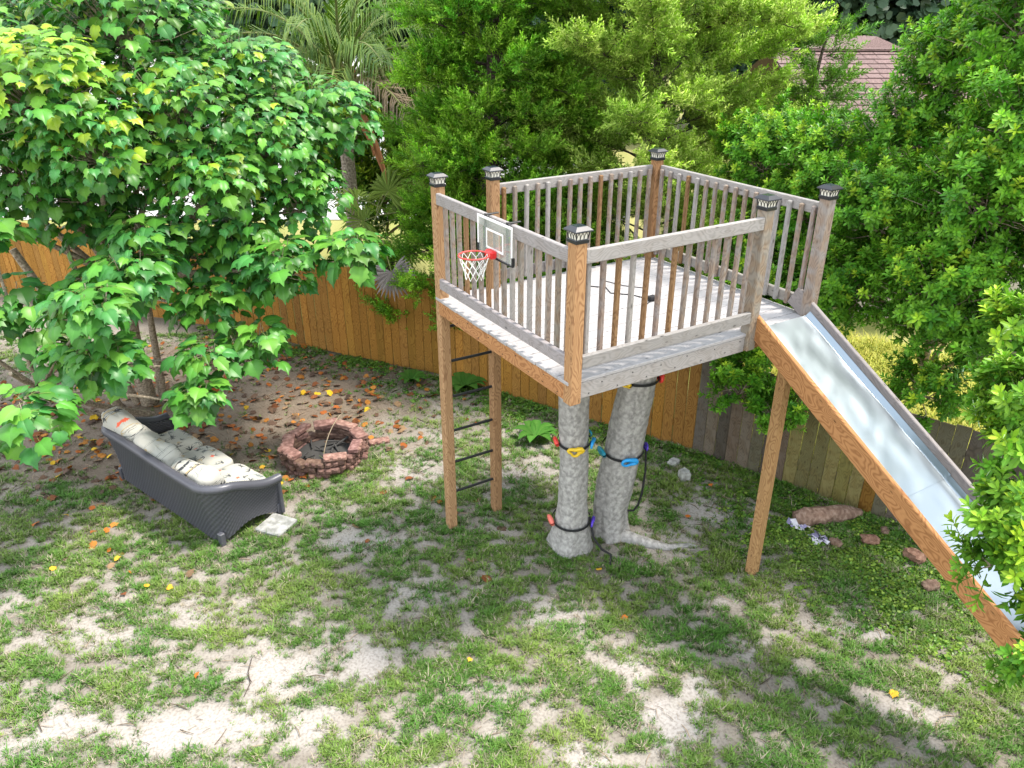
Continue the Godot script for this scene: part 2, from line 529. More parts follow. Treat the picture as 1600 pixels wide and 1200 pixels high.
func round_leaf(n: int, r: float) -> ArrayMesh:      # a low sprig of small round leaves
	var m := mb()
	for k in n:
		var a := rr(0, TAU)
		var d := Vector3(cos(a), rr(0.1, 0.9), sin(a))
		var at := d * r * rr(0.3, 1.0)
		at.y = absf(at.y)
		var up := (Vector3.UP + rv() * 0.6).normalized()
		var x := up.cross(d).normalized()
		var y := x.cross(up)
		var s := r * rr(0.22, 0.42)
		var t := rr(0.75, 1.25)
		var pts: Array = []
		for e in 6:
			var b := TAU * e / 6
			pts.append(at + x * cos(b) * s * 0.75 + y * sin(b) * s + up * (0.15 * s if e % 3 else -0.1 * s))
		poly(m, pts, up, [Vector2.ZERO, Vector2.ZERO, Vector2.ZERO, Vector2.ZERO, Vector2.ZERO, Vector2.ZERO], Color(t, t, t))
	return done(m)

func weeds() -> void:
	var root := thing("ground_cover", "dark green leafy weeds creeping along the foot of the fences and beside the slide", "weeds")
	root.set_meta("kind", "stuff")
	var kind := round_leaf(18, 0.045)
	var xs: Array = []
	var cs: Array = []
	for k in 19000:
		var x := rr(-5.5, 6.0)
		var d := absf(rng.randfn(0, 0.38))
		var z := fence_z(x) + 0.05 + d
		var keep := 0.9 * (0.55 + nz2.get_noise_2d(x * 1.6, z * 1.6) * 1.3)
		if x < -3.2: keep *= 0.35
		if k > 7000:     # the weedy heap beside and under the slide
			x = 3.8 + rng.randfn(0, 0.62)
			z = -6.05 + rng.randfn(0, 0.5) - (x - 3.75) * -0.55
			keep = 0.42 + nz2.get_noise_2d(x * 2.6, z * 2.6) * 1.2
			if z < fence_z(x) + 0.05 or x > 5.6: continue
		if rng.randf() > keep: continue
		var c := Color(0.05, 0.15, 0.018).lerp(Color(0.16, 0.26, 0.035), rng.randf() * (1.7 if k > 7000 else 0.7))
		xs.append(aim(Vector3(x, ground_y(x, z) - 0.01, z), Vector3.UP + rv() * 0.3, rv(), rr(0.5, 1.3)))
		cs.append(c * rr(0.6, 1.5))
	scatter("weed_sprigs", kind, M.shrub, xs, cs, root)

func lobed(len_: float, wide: float, fold: float, curl: float, tone: Color) -> ArrayMesh:
	# a broad leaf with three to five pointed lobes, a stalk, a folded midrib and drooping tips; lies along +z, faces +y
	var m := mb()
	var out := [Vector2(0.0, 0.0), Vector2(0.30, -0.06), Vector2(0.52, 0.10), Vector2(0.62, 0.30), Vector2(0.50, 0.40), Vector2(0.66, 0.62), Vector2(0.44, 0.62), Vector2(0.34, 0.74), Vector2(0.14, 0.84), Vector2(0.0, 1.06)]
	var mid := [Vector2(0, 0), Vector2(0, 0.25), Vector2(0, 0.55), Vector2(0, 0.8), Vector2(0, 1.06)]
	var lift := func(p: Vector2) -> Vector3:
		var r2 := p.x * p.x + (p.y - 0.35) * (p.y - 0.35)
		return Vector3(p.x * wide, (absf(p.x) * fold - curl * r2 + 0.02 * sin(p.x * 17.0) * cos(p.y * 13.0)) * len_, p.y * len_)
	for s in [-1.0, 1.0]:
		var ids: Array = []
		for p in out:
			var n := Vector3(-s * (fold - curl * absf(p.x) * 1.6), 1, curl * (p.y - 0.35) * 1.6).normalized()
			var vein := 1.0 - 0.12 * absf(sin(p.y * 9.0))
			ids.append(vert(m, lift.call(Vector2(p.x * s, p.y)), n, Vector2(p.x * s, p.y), tone * vein))
		var c0 := vert(m, lift.call(mid[1]), Vector3(-s * fold, 1, 0).normalized(), Vector2(0, 0.25), tone * 1.25)
		var c1 := vert(m, lift.call(mid[2]), Vector3(-s * fold, 1, curl * 0.3).normalized(), Vector2(0, 0.5), tone * 1.2)
		face(m, ids[0], ids[1], c0); face(m, ids[1], ids[2], c0); face(m, ids[2], ids[3], c0); face(m, ids[3], ids[4], c0); face(m, ids[4], c1, c0)
		face(m, ids[4], ids[5], c1); face(m, ids[5], ids[6], c1); face(m, ids[6], ids[7], c1); face(m, ids[7], ids[8], c1); face(m, ids[8], ids[9], c1)
	var st := [Vector3(0, 0, 0), Vector3(0, -0.05, -0.22) * len_, Vector3(0, -0.16, -0.42) * len_]
	add_tube(m, st, [0.0016, 0.0018, 0.002], 3, Color(0.30, 0.34, 0.10), 0.0, false)
	return done(m)

func dry_leaves() -> void:
	var root := thing("fallen_leaves", "orange, brown and yellow fallen leaves scattered under the big-leaved tree", "fallen leaves")
	root.set_meta("kind", "stuff")
	var kind := lobed(0.1, 0.085, 0.3, 0.5, Color.WHITE)
	var xs: Array = []
	var cs: Array = []
	for k in 2600:
		var x := rr(-7.5, 0.2)
		var z := rr(-12.2, -5.6)
		if z < fence_z(x) + 0.08: continue
		var keep := litter(x, z) * 0.9 + 0.05
		if rng.randf() > keep: continue
		var pal := [Color(0.34, 0.10, 0.02), Color(0.22, 0.075, 0.025), Color(0.42, 0.17, 0.03), Color(0.13, 0.075, 0.045), Color(0.10, 0.06, 0.04), Color(0.27, 0.17, 0.09)]
		var c: Color = pal[rng.randi() % pal.size()]
		if rng.randf() < 0.03: c = Color(0.6, 0.38, 0.02)
		xs.append(aim(Vector3(x, ground_y(x, z) + 0.018, z), Vector3.UP + rv() * 0.55, rv(), rr(0.55, 1.2)))
		cs.append(c * rr(0.7, 1.2))
	for p in [[-3.98, -6.13], [-2.62, -4.69], [-3.5, -5.75], [-3.3, -5.75], [0.86, -6.0], [-0.35, -4.85], [1.0, -5.35], [2.3, -7.5], [-3.75, -5.95], [-2.6, -7.6], [-2.7, -7.55], [-3.0, -7.9], [-4.3, -6.6], [-4.1, -6.3], [-4.9, -6.9], [-4.55, -6.0], [1.9, -6.9], [3.1, -4.5]]:
		xs.append(aim(Vector3(p[0], ground_y(p[0], p[1]) + 0.035, p[1]), Vector3.UP + rv() * 0.5, rv(), rr(0.45, 0.75)))
		cs.append(Color(0.62, 0.36, 0.03) if rng.randf() < 0.6 else Color(0.5, 0.14, 0.02))
	scatter("dry_leaves", kind, M.dry, xs, cs, root)
	# small bits of bark, twigs and mulch in the leaf mould
	var tw := mb()
	add_tube(tw, [Vector3(-0.06, 0, 0), Vector3(0, 0.006, 0.006), Vector3(0.06, 0, 0)], [0.003, 0.0035, 0.002], 4)
	var tx: Array = []
	var tc: Array = []
	for k in 16000:
		var x := rr(-7.5, 4.6)
		var z := rr(-12.2, -3.2)
		if z < fence_z(x) + 0.08 or rng.randf() > litter(x, z) * 0.5 + 0.4: continue
		tx.append(aim(Vector3(x, ground_y(x, z) + 0.01, z), Vector3.UP + rv() * 0.15, rv(), rr(0.15, 0.7) if rng.randf() < 0.85 else rr(0.7, 1.5)))
		tc.append(Color(0.20, 0.15, 0.10) * rr(0.25, 1.9))
	scatter("twigs", done(tw), M.dry, tx, tc, root)

# ---------------------------------------------------------------- fences
func fences() -> void:
	var labels := ["new orange-brown picket fence running behind the fire pit and deck", "old grey-brown weathered picket fence behind the slide, stained green low down"]
	for f in 2:
		var root := thing("picket_fence", labels[f], "fence", Vector3(0 if f == 0 else 3.8, 0, -10.3 if f == 0 else -7.05))
		var from: int = 0 if f == 0 else 5
		var to: int = 5 if f == 0 else 7
		var hgt: float = 1.5 if f == 0 else 1.32
		var meshes: Array = []
		for k in 9:
			var t := rr(0.6, 1.12)
			var tone := Color(t, t * rr(0.88, 1.04), t * rr(0.8, 1.3))
			if f == 1:
				tone = [Color(0.46, 0.46, 0.46), Color(0.36, 0.36, 0.36), Color(0.58, 0.55, 0.50), Color(0.44, 0.47, 0.38), Color(0.52, 0.46, 0.41), Color(0.30, 0.30, 0.29), Color(0.66, 0.68, 0.27), Color(0.52, 0.54, 0.28), Color(0.75, 0.75, 0.36)][k]
			meshes.append(board(0.136 if f == 0 or k == 1 else 0.1385, hgt, 0.016, 0.003, tone))
		for s in range(from, to):
			var a := Vector3(FENCE[s].x, 0, FENCE[s].y)
			var b := Vector3(FENCE[s + 1].x, 0, FENCE[s + 1].y)
			var dir := (b - a).normalized()
			var n := int(a.distance_to(b) / (0.1405 if f == 0 else 0.1372))
			var step := a.distance_to(b) / n
			for k in n:
				var p := a + dir * step * (k + 0.5) + Vector3(0, hgt / 2 + rr(-0.015, 0.015) - 0.01, 0)
				var mi: int = rng.randi() % (9 if f == 0 else 6)
				var mat: Material = M.fence_new if f == 0 else M.fence_old
				if f == 1:
					var at := a.x + dir.x * step * k
					if at > 3.15 and at < 3.75: mi = 6 + rng.randi() % 3
					if s == 6 and k == 0: mat = M.fence_new; mi = 0
				var xf := Transform3D(Basis(dir, Vector3.UP, dir.cross(Vector3.UP)), p)
				xf = xf * Transform3D(Basis.from_euler(Vector3(rr(-0.006, 0.006), rr(-0.03, 0.03), rr(-0.008, 0.008))), Vector3.ZERO)
				part("picket", meshes[mi], mat, root, Transform3D(xf.basis, p + dir.cross(Vector3.UP) * rr(-0.004, 0.004) - root.position))
			for h in [0.3, hgt - 0.3]:
				var off := dir.cross(Vector3.UP) * -0.035
				plank("fence_rail", a + off + Vector3(0, h, 0) - root.position, b + off + Vector3(0, h, 0) - root.position, 0.085, 0.036, off, M.fence_new if f == 0 else M.fence_old, root)

# ---------------------------------------------------------------- the play deck
const DECK := Vector3(0.4346, 0, -4.9614)
const YAW := 0.5452
const U := 2.49
const V := 2.084
const TOP := 2.60

func deck_xf() -> Transform3D:
	return Transform3D(Basis(Vector3.UP, YAW), DECK)

func tone(lo := 0.85, hi := 1.12) -> Color:
	var t := rr(lo, hi)
	return Color(t, t * rr(0.97, 1.02), t * rr(0.94, 1.04))

func deck() -> void:
	var d := thing("play_deck", "raised wooden play deck with baluster railings standing round two cut tree trunks", "play deck", DECK, YAW)
	var z := 0.02
	var n := 0
	while z > -V - 0.02:
		var w := 0.136
		if z - w < -V - 0.05: w = z + V + 0.05
		var e := rr(0, 0.008)
		plank("deck_board", Vector3(-0.052 - e, TOP - 0.013, z - w / 2), Vector3(2.52 + rr(0, 0.006), TOP - 0.013 + rr(-0.001, 0.001), z - w / 2), w, 0.026, Vector3.UP, M.deck, d, Color(0.86, 0.85, 0.85) * rr(0.84, 1.0), 0.004)
		z -= w + 0.007
		n += 1
	# framing: rim boards and joists under the boards
	plank("rim_joist", Vector3(-0.031, 2.507, -0.045), Vector3(-0.031, 2.507, -V + 0.02), 0.13, 0.038, Vector3.LEFT, M.rust, d)
	plank("rim_joist", Vector3(0.05, 2.507, -0.001), Vector3(1.724, 2.507, -0.001), 0.13, 0.038, Vector3.BACK, M.gray, d, Color(1.15, 1.13, 1.12))
	plank("rim_joist", Vector3(1.726, 2.507, -0.004), Vector3(2.5, 2.507, -0.004), 0.13, 0.034, Vector3.BACK, M.rust, d)
	plank("rim_joist", Vector3(2.49, 2.507, -0.05), Vector3(2.49, 2.507, -V - 0.03), 0.13, 0.038, Vector3.RIGHT, M.mixed, d)
	plank("rim_joist", Vector3(0, 2.507, -V + 0.0), Vector3(2.44, 2.507, -V + 0.0), 0.13, 0.038, Vector3.FORWARD, M.mixed, d)
	for k in range(1, 6):
		var x := 2.46 * k / 6.0
		plank("joist", Vector3(x, 2.505, -0.03), Vector3(x, 2.505, -V + 0.03), 0.126, 0.038, Vector3.LEFT, M.mixed, d)
	# posts
	var posts := [[0.0, 0.0, 2.42, M.brown, Color(0.98, 0.92, 0.85)], [1.774, 0.0, 2.45, M.mixed, Color(1.08, 1.0, 0.92)], [U, 0.0, 2.45, M.mixed, Color(1.12, 1.05, 1.0)], [U, -V, 2.45, M.brown, Color(0.75, 0.68, 0.62)],
		[0.0, -V, -0.05, M.brown, Color(1.1, 1.08, 1.05)], [0.554, -V, -0.05, M.brown, Color(0.85, 0.82, 0.8)]]
	for p in posts:
		plank("post", Vector3(p[0], p[2], p[1]), Vector3(p[0], 3.62, p[1]), 0.096, 0.096, Vector3.BACK, p[3], d, p[4], 0.007)
	# railings: top and bottom rail outside, balusters on the inner face
	var sides := [[Vector3(0, 0, -V), Vector3(0, 0, 0), Vector3.LEFT, 16], [Vector3(0, 0, 0), Vector3(1.774, 0, 0), Vector3.BACK, 13], [Vector3(0.554, 0, -V), Vector3(U, 0, -V), Vector3.FORWARD, 15], [Vector3(U, 0, -V), Vector3(U, 0, 0), Vector3.RIGHT, 16]]
	for s in sides.size():
		var a: Vector3 = sides[s][0]
		var b: Vector3 = sides[s][1]
		var o: Vector3 = sides[s][2]
		var dir := (b - a).normalized()
		var l := a.distance_to(b)
		var low: float = 2.745 if s < 2 else 2.70
		plank("top_rail", a + dir * 0.046 + o * 0.026 + Vector3(0, 3.517, 0), b - dir * 0.046 + o * 0.026 + Vector3(0, 3.517, 0), 0.1, 0.04, o, M.gray, d, tone(0.95, 1.1), 0.006)
		plank("bottom_rail", a + dir * 0.046 + o * 0.026 + Vector3(0, low, 0), b - dir * 0.046 + o * 0.026 + Vector3(0, low, 0), 0.098, 0.04, o, M.gray, d, tone(0.85, 1.0), 0.006)
		var c: int = sides[s][3]
		for k in c:
			var t := l * (k + 0.85) / (c + 0.7)
			var p := a + dir * t - o * 0.0135
			var lean := dir * rr(-0.006, 0.006)
			var mat: Material = M.mixed if rng.randf() < 0.74 else M.gray
			if rng.randf() < 0.10: mat = M.brown_old
			plank("baluster", p + Vector3(0, low - 0.05, 0), p + lean + Vector3(0, 3.535, 0), 0.038, 0.037, o, mat, d, tone(0.8, 1.12), 0.007)
	# screw heads on the front and left rim boards
	var sc := mb()
	add_tube(sc, [Vector3.ZERO, Vector3(0, 0, 0.003)], [0.006, 0.005], 7)
	var screw := done(sc)
	for k in 12:
		part("screw", screw, M.black, d, Transform3D(Basis(), Vector3(0.12 + 0.14 * k + rr(-0.02, 0.02), 2.507 + (0.035 if k % 2 else -0.03) + rr(-0.008, 0.008), 0.0175)))
	for k in 10:
		part("screw", screw, M.black, d, Transform3D(Basis(Vector3.UP, -PI / 2), Vector3(-0.0495, 2.507 + (0.035 if k % 2 else -0.03), -0.12 - 0.2 * k + rr(-0.03, 0.03))))
	# black pipe rungs between the two long posts
	for y in [0.44, 0.80, 1.17, 1.555, 1.94, 2.30]:
		var m := mb()
		add_tube(m, [Vector3(0.044, y, -V + 0.012), Vector3(0.51, y + rr(-0.006, 0.006), -V + 0.012)], [0.0145, 0.0145], 10)
		part("ladder_rung", done(m), M.black, d)

func post_lights() -> void:
	var spots := [[0.0, 0.0, "black post-cap lamp on the front corner post beside the basketball rail"], [1.774, 0.0, "black post-cap lamp on the weathered post at the left of the slide"], [U, 0.0, "black post-cap lamp on the pale post at the right of the slide"],
		[U, -V, "black post-cap lamp on the far back corner post"], [0.0, -V, "black post-cap lamp on the tall ladder post at the left end of the basketball rail"], [0.554, -V, "black post-cap lamp on the inner ladder post where the back railing starts"]]
	var first: Node3D
	for s in spots:
		var at := deck_xf() * Vector3(s[0], 3.62, s[1])
		var o: Node3D
		if first == null:
			o = thing("post_lamp", s[2], "lamp", at, YAW, "lamps on the deck posts")
			first = o
			var m := mb()
			add_box(m, Vector3(-0.056, -0.006, -0.056), Vector3(0.056, 0.022, 0.056), 0.004)
			part("base", done(m), M.cap_black, o)
			# tapered panes: narrower below
			var g := mb()
			for k in 4:
				var r := Basis(Vector3.UP, PI / 2 * k)
				poly(g, [r * Vector3(-0.043, 0.02, 0.043), r * Vector3(0.043, 0.02, 0.043), r * Vector3(0.052, 0.075, 0.052), r * Vector3(-0.052, 0.075, 0.052)], r * Vector3(0, -0.1, 1).normalized(), [Vector2.ZERO, Vector2.ZERO, Vector2.ZERO, Vector2.ZERO])
			part("pane", done(g), M.lamp_pane, o)
			var t := mb()
			for k in 4:
				var r := Basis(Vector3.UP, PI / 2 * k)
				add_tube(t, [r * Vector3(0.046, 0.02, 0.046), r * Vector3(0.055, 0.077, 0.055)], [0.0045, 0.0045], 4)
				for e in 3:          # arched tracery
					var x0 := -0.045 + 0.03 * e
					add_tube(t, [r * Vector3(x0, 0.02, 0.0455), r * Vector3(x0 + 0.004, 0.05, 0.051), r * Vector3(x0 + 0.02, 0.076, 0.0555)], [0.002, 0.002, 0.002], 4)
					add_tube(t, [r * Vector3(x0 + 0.03, 0.02, 0.0455), r * Vector3(x0 + 0.026, 0.05, 0.051), r * Vector3(x0 + 0.01, 0.076, 0.0555)], [0.002, 0.002, 0.002], 4)
			part("tracery", done(t), M.cap_black, o)
			var q := mb()
			var ring := [[0.070, 0.073], [0.073, 0.078], [0.070, 0.084], [0.044, 0.104], [0.040, 0.107]]
			for k in 4:
				var r := Basis(Vector3.UP, PI / 2 * k)
				for e in ring.size() - 1:
					var a: Array = ring[e]
					var b: Array = ring[e + 1]
					var nn: Vector3 = Vector3(0, a[0] - b[0], b[1] - a[1]).normalized()
					poly(q, [r * Vector3(-a[0], a[1], a[0]), r * Vector3(a[0], a[1], a[0]), r * Vector3(b[0], b[1], b[0]), r * Vector3(-b[0], b[1], b[0])], r * nn, [Vector2.ZERO, Vector2.ZERO, Vector2.ZERO, Vector2.ZERO])
			poly(q, [Vector3(-0.07, 0.073, -0.07), Vector3(0.07, 0.073, -0.07), Vector3(0.07, 0.073, 0.07), Vector3(-0.07, 0.073, 0.07)], Vector3.DOWN, [Vector2.ZERO, Vector2.ZERO, Vector2.ZERO, Vector2.ZERO])
			part("roof", done(q), M.cap_black, o)
			var p := mb()
			poly(p, [Vector3(-0.04, 0.107, -0.04), Vector3(0.04, 0.107, -0.04), Vector3(0.04, 0.107, 0.04), Vector3(-0.04, 0.107, 0.04)], Vector3.UP, [Vector2.ZERO, Vector2.ZERO, Vector2.ZERO, Vector2.ZERO])
			part("solar_panel", done(p), M.solar, o)
		else:
			o = first.duplicate()
			o.name = numbered("post_lamp", self)
			add_child(o, true)
			o.position = at
			o.set_meta("label", s[2])

func slide() -> void:
	var base := Vector3(2.17, 0, 0.13)
	var o := thing("slide", "metal slide with wooden side boards running down from the deck to the right", "slide", deck_xf() * base, YAW)
	var al := 0.5164
	var s := Vector3(0, -sin(al), cos(al))          # down the slide
	var up := Vector3(0, cos(al), sin(al))
	var top := Vector3(0, 2.772, 0)                 # the line along the top edges at z = 0
	for k in 2:
		var x: float = [1.82, 2.47][k]
		var p := top + Vector3(x, 0, 0) - up * 0.092 + s * (-0.02 if k == 0 else -0.13)
		plank("side_board", p - base, top + Vector3(x, 0, 0) - up * 0.092 + s * 5.05 - base, 0.184, 0.04, Vector3.LEFT, M.rust if k == 0 else M.gray, o, Color(1.22, 1.05, 0.95) if k == 0 else Color(0.82, 0.79, 0.8), 0.006)
	# two lengths of sheet metal, slightly buckled, turned up against the boards
	var f := FastNoiseLite.new()
	f.seed = 5
	f.frequency = 1.4
	for e in 2:
		var m := mb()
		var t0: float = [0.10, 1.78][e]
		var t1: float = [1.80, 5.0][e]
		var rows := int((t1 - t0) / 0.05)
		var prof := [[1.843, 0.035, Vector3(1, 0.2, 0)], [1.846, 0.004, Vector3(1, 1, 0)], [1.862, 0.0, Vector3(0, 1, 0)]]
		for q in range(1, 10):
			prof.append([lerpf(1.862, 2.40, q / 10.0), 0.0, Vector3(0, 1, 0)])
		prof.append_array([[2.40, 0.0, Vector3(0, 1, 0)], [2.425, 0.006, Vector3(-0.8, 1, 0)], [2.441, 0.045 - 0.008 * e, Vector3(-1, 0.25, 0)], [2.447, 0.046 - 0.008 * e, Vector3(-0.2, 1, 0)]])
		var idx: Array = []
		for r in rows + 1:
			var t := lerpf(t0, t1, float(r) / rows)
			var row: Array = []
			for w in prof:
				var bump := 0.0
				if w[1] < 0.001: bump = f.get_noise_2d(t * 1.1, w[0] * 1.3) * 0.009 + (0.004 if e == 0 else 0.0)
				var nn: Vector3 = (Vector3(w[2].x, 0, 0) + up * w[2].y).normalized()
				row.append(vert(m, top + Vector3(w[0], 0, 0) + s * t + up * (w[1] - 0.108 + bump) - base, nn, Vector2(w[0], t)))
			idx.append(row)
		for r in rows:
			for w in prof.size() - 1:
				face(m, idx[r][w], idx[r][w + 1], idx[r + 1][w])
				face(m, idx[r][w + 1], idx[r + 1][w + 1], idx[r + 1][w])
		var st := SurfaceTool.new()
		st.create_from(done(m), 0)
		st.generate_normals()
		part("metal_sheet", st.commit(), M.metal, o)
	for t in [0.25, 1.2, 2.4, 3.6, 4.7]:
		var c: Vector3 = top + s * t - up * 0.15
		plank("cross_brace", c + Vector3(1.842, 0, 0) - base, c + Vector3(2.448, 0, 0) - base, 0.07, 0.036, up, M.mixed, o)
	plank("leg", Vector3(0, -0.05, 0), Vector3(0.0, 2.56, -0.01), 0.096, 0.096, Vector3.BACK, M.brown, o, Color(1.05, 0.98, 0.85), 0.007)

func hoop() -> void:
	var o := thing("basketball_hoop", "small toy basketball hoop with clear backboard and white net hung on the deck railing", "basketball hoop", deck_xf() * Vector3(-0.082, 3.28, -0.95), YAW)
	var w := 0.262
	var h := 0.285
	var bd := mb()
	add_box(bd, Vector3(-0.004, 0.0, -w), Vector3(0.0, h, w), 0.001)
	var glass := std(Color(0.95, 0.97, 0.95, 0.12), 0.1)
	glass.transparency = BaseMaterial3D.TRANSPARENCY_ALPHA
	glass.vertex_color_use_as_albedo = false
	part("backboard", done(bd), glass, o)
	var fr := mb()
	for b in [[0.27, 0.29, -w, w], [0.06, 0.27, -w, -w + 0.016], [0.06, 0.27, w - 0.016, w]]:
		add_box(fr, Vector3(-0.010, b[0], b[2]), Vector3(-0.0045, b[1], b[3]), 0.001)
	part("white_border", done(fr), M.white, o)
	var sq := mb()
	for b in [[0.19, 0.206, -0.13, 0.13], [0.05, 0.066, -0.13, 0.13], [0.066, 0.19, -0.13, -0.114], [0.066, 0.19, 0.114, 0.13]]:
		add_box(sq, Vector3(-0.0065, b[0], b[2]), Vector3(-0.0045, b[1], b[3]), 0.0005)
	part("target_square", done(sq), M.white, o)
	var cl := mb()
	add_box(cl, Vector3(-0.012, -0.012, -w - 0.004), Vector3(0.012, 0.0, w + 0.004), 0.002)
	for s in [-1.0, 1.0]:
		add_box(cl, Vector3(-0.012, 0.0, s * w - 0.008), Vector3(0.012, 0.06, s * w + 0.008), 0.002)
		add_box(cl, Vector3(0.004, 0.0, s * w * 0.62 - 0.012), Vector3(0.016, 0.305, s * w * 0.62 + 0.012), 0.002)
		add_box(cl, Vector3(0.004, 0.293, s * w * 0.62 - 0.012), Vector3(0.125, 0.303, s * w * 0.62 + 0.012), 0.002)
	part("bracket", done(cl), M.black, o)
	var hb := mb()
	add_box(hb, Vector3(-0.07, 0.0, -0.055), Vector3(-0.011, 0.065, 0.055), 0.014)
	part("rim_mount", done(hb), M.red, o)
	var ri := mb()
	var pts: Array = []
	var c := Vector3(-0.185, 0.045, 0)
	for k in 33:
		pts.append(c + Vector3(cos(TAU * k / 32), 0, sin(TAU * k / 32)) * 0.118)
	add_tube(ri, pts, [0.0065], 6, Color.WHITE, 0.0, false)
	part("rim", done(ri), M.rim, o)
	var ne := mb()
	var rings := [[0.114, -0.004], [0.104, -0.05], [0.088, -0.095], [0.074, -0.14], [0.07, -0.185]]
	for k in 10:
		for dirn in [-1, 1]:
			var line: Array = []
			for r in rings.size():
				var a: float = TAU * (k + dirn * r * 0.5) / 10.0
				line.append(c + Vector3(cos(a) * rings[r][0], rings[r][1] + rr(-0.004, 0.004), sin(a) * rings[r][0]))
			add_tube(ne, line, [0.0028], 4, Color.WHITE, 0.0, false)
	part("net", done(ne), M.net, o)

# ---------------------------------------------------------------- the two trunks and their climbing straps
func trunk_at(which: int, y: float) -> Array:
	var t: Array = [[[0.0, 0.60, -6.43, 0.215], [0.13, 0.60, -6.42, 0.205], [0.37, 0.603, -6.40, 0.172], [0.62, 0.612, -6.39, 0.146], [1.1, 0.602, -6.39, 0.14], [1.7, 0.578, -6.39, 0.141], [2.47, 0.56, -6.39, 0.14]],
		[[0.0, 1.05, -6.66, 0.20], [0.10, 1.04, -6.65, 0.184], [0.40, 1.03, -6.63, 0.178], [0.79, 1.073, -6.63, 0.192], [1.16, 1.124, -6.62, 0.188], [1.52, 1.166, -6.62, 0.178], [1.83, 1.205, -6.61, 0.172], [2.47, 1.28, -6.6, 0.165]]][which]
	for k in t.size() - 1:
		if y <= t[k + 1][0]:
			var u: float = (y - t[k][0]) / (t[k + 1][0] - t[k][0])
			return [Vector3(lerpf(t[k][1], t[k + 1][1], u), y, lerpf(t[k][2], t[k + 1][2], u)), lerpf(t[k][3], t[k + 1][3], u)]
	return [Vector3(t[-1][1], y, t[-1][2]), t[-1][3]]

func cut_tree() -> void:
	var base := Vector3(0.8, 0, -6.5)
	var o := thing("cut_tree", "pale grey tree with two cut stems holding up the deck", "tree", base)
	var f := FastNoiseLite.new()
	f.seed = 9
	f.frequency = 1.0
	for w in 2:
		var m := mb()
		var idx: Array = []
		var rows := 130
		for r in rows + 1:
			var y := 2.47 * r / rows
			var tr := trunk_at(w, y)
			var row: Array = []
			for s in 73:
				var a := TAU * (s % 72) / 72
				var d := Vector3(cos(a), 0, sin(a))
				var q := d * 1.4 + Vector3(w * 9.0, y * 1.6, 0)
				var rad: float = tr[1] * (1.0 + f.get_noise_3dv(q) * 0.10 + f.get_noise_3dv(q * 4.0) * 0.03 + f.get_noise_3dv(q * Vector3(9, 4, 9)) * 0.03 + f.get_noise_3dv(q * Vector3(22, 14, 22)) * 0.018)
				if y < 0.35: rad += 0.035 * pow((0.35 - y) / 0.35, 2.0) * (0.7 + 0.6 * sin(a * 4.0 + w * 2.0))
				if w == 1: rad *= 1.0 - 0.10 * exp(-pow(fposmod(a - 2.3 + PI, TAU) - PI, 2.0) / 0.05) * clampf(1.4 - y, 0, 1)
				row.append(vert(m, tr[0] + d * rad - base - Vector3(0, 0.04, 0), d, Vector2(a, y)))
			idx.append(row)
		for r in rows:
			for s in 72:
				face(m, idx[r][s], idx[r][s + 1], idx[r + 1][s])
				face(m, idx[r][s + 1], idx[r + 1][s + 1], idx[r + 1][s])
		var st := SurfaceTool.new()
		st.create_from(done(m), 0)
		st.generate_normals()
		part("trunk", st.commit(), M.trunk, o)
	var m2 := mb()
	add_tube(m2, [Vector3(1.1, 0.03, -6.55) - base, Vector3(1.35, 0.02, -6.45) - base, Vector3(1.6, 0.01, -6.36) - base, Vector3(1.85, -0.01, -6.42) - base, Vector3(2.0, -0.05, -6.4) - base], [0.09, 0.06, 0.042, 0.03, 0.02], 10, Color.WHITE, 0.12)
	part("root", done(m2), M.trunk, o)

func hold_mesh(shape: int, s: float) -> ArrayMesh:     # a moulded climbing grip: an uneven ring or a knuckle
	var m := mb()
	var pts: Array = []
	var rad: Array = []
	for k in 19:
		var a := TAU * k / 18
		var r := 1.0
		if shape == 0: r = 1.0 + 0.28 * cos(3.0 * (a + PI / 2))
		if shape == 1: r = 1.0 + 0.18 * cos(2.0 * a) + 0.08 * cos(3.0 * a)
		pts.append(Vector3(cos(a) * r * s * 1.25, sin(a) * r * s * 0.8, 0.6 * s * absf(sin(a * 0.5 + 0.4))))
		rad.append(s * (0.36 + 0.12 * sin(a + 1.0) + (0.14 if shape == 2 else 0.0)))
	rad[18] = rad[0]
	add_tube(m, pts, rad, 9, Color.WHITE, 0.0, false)
	var st := SurfaceTool.new()
	st.create_from(done(m), 0)
	return st.commit()

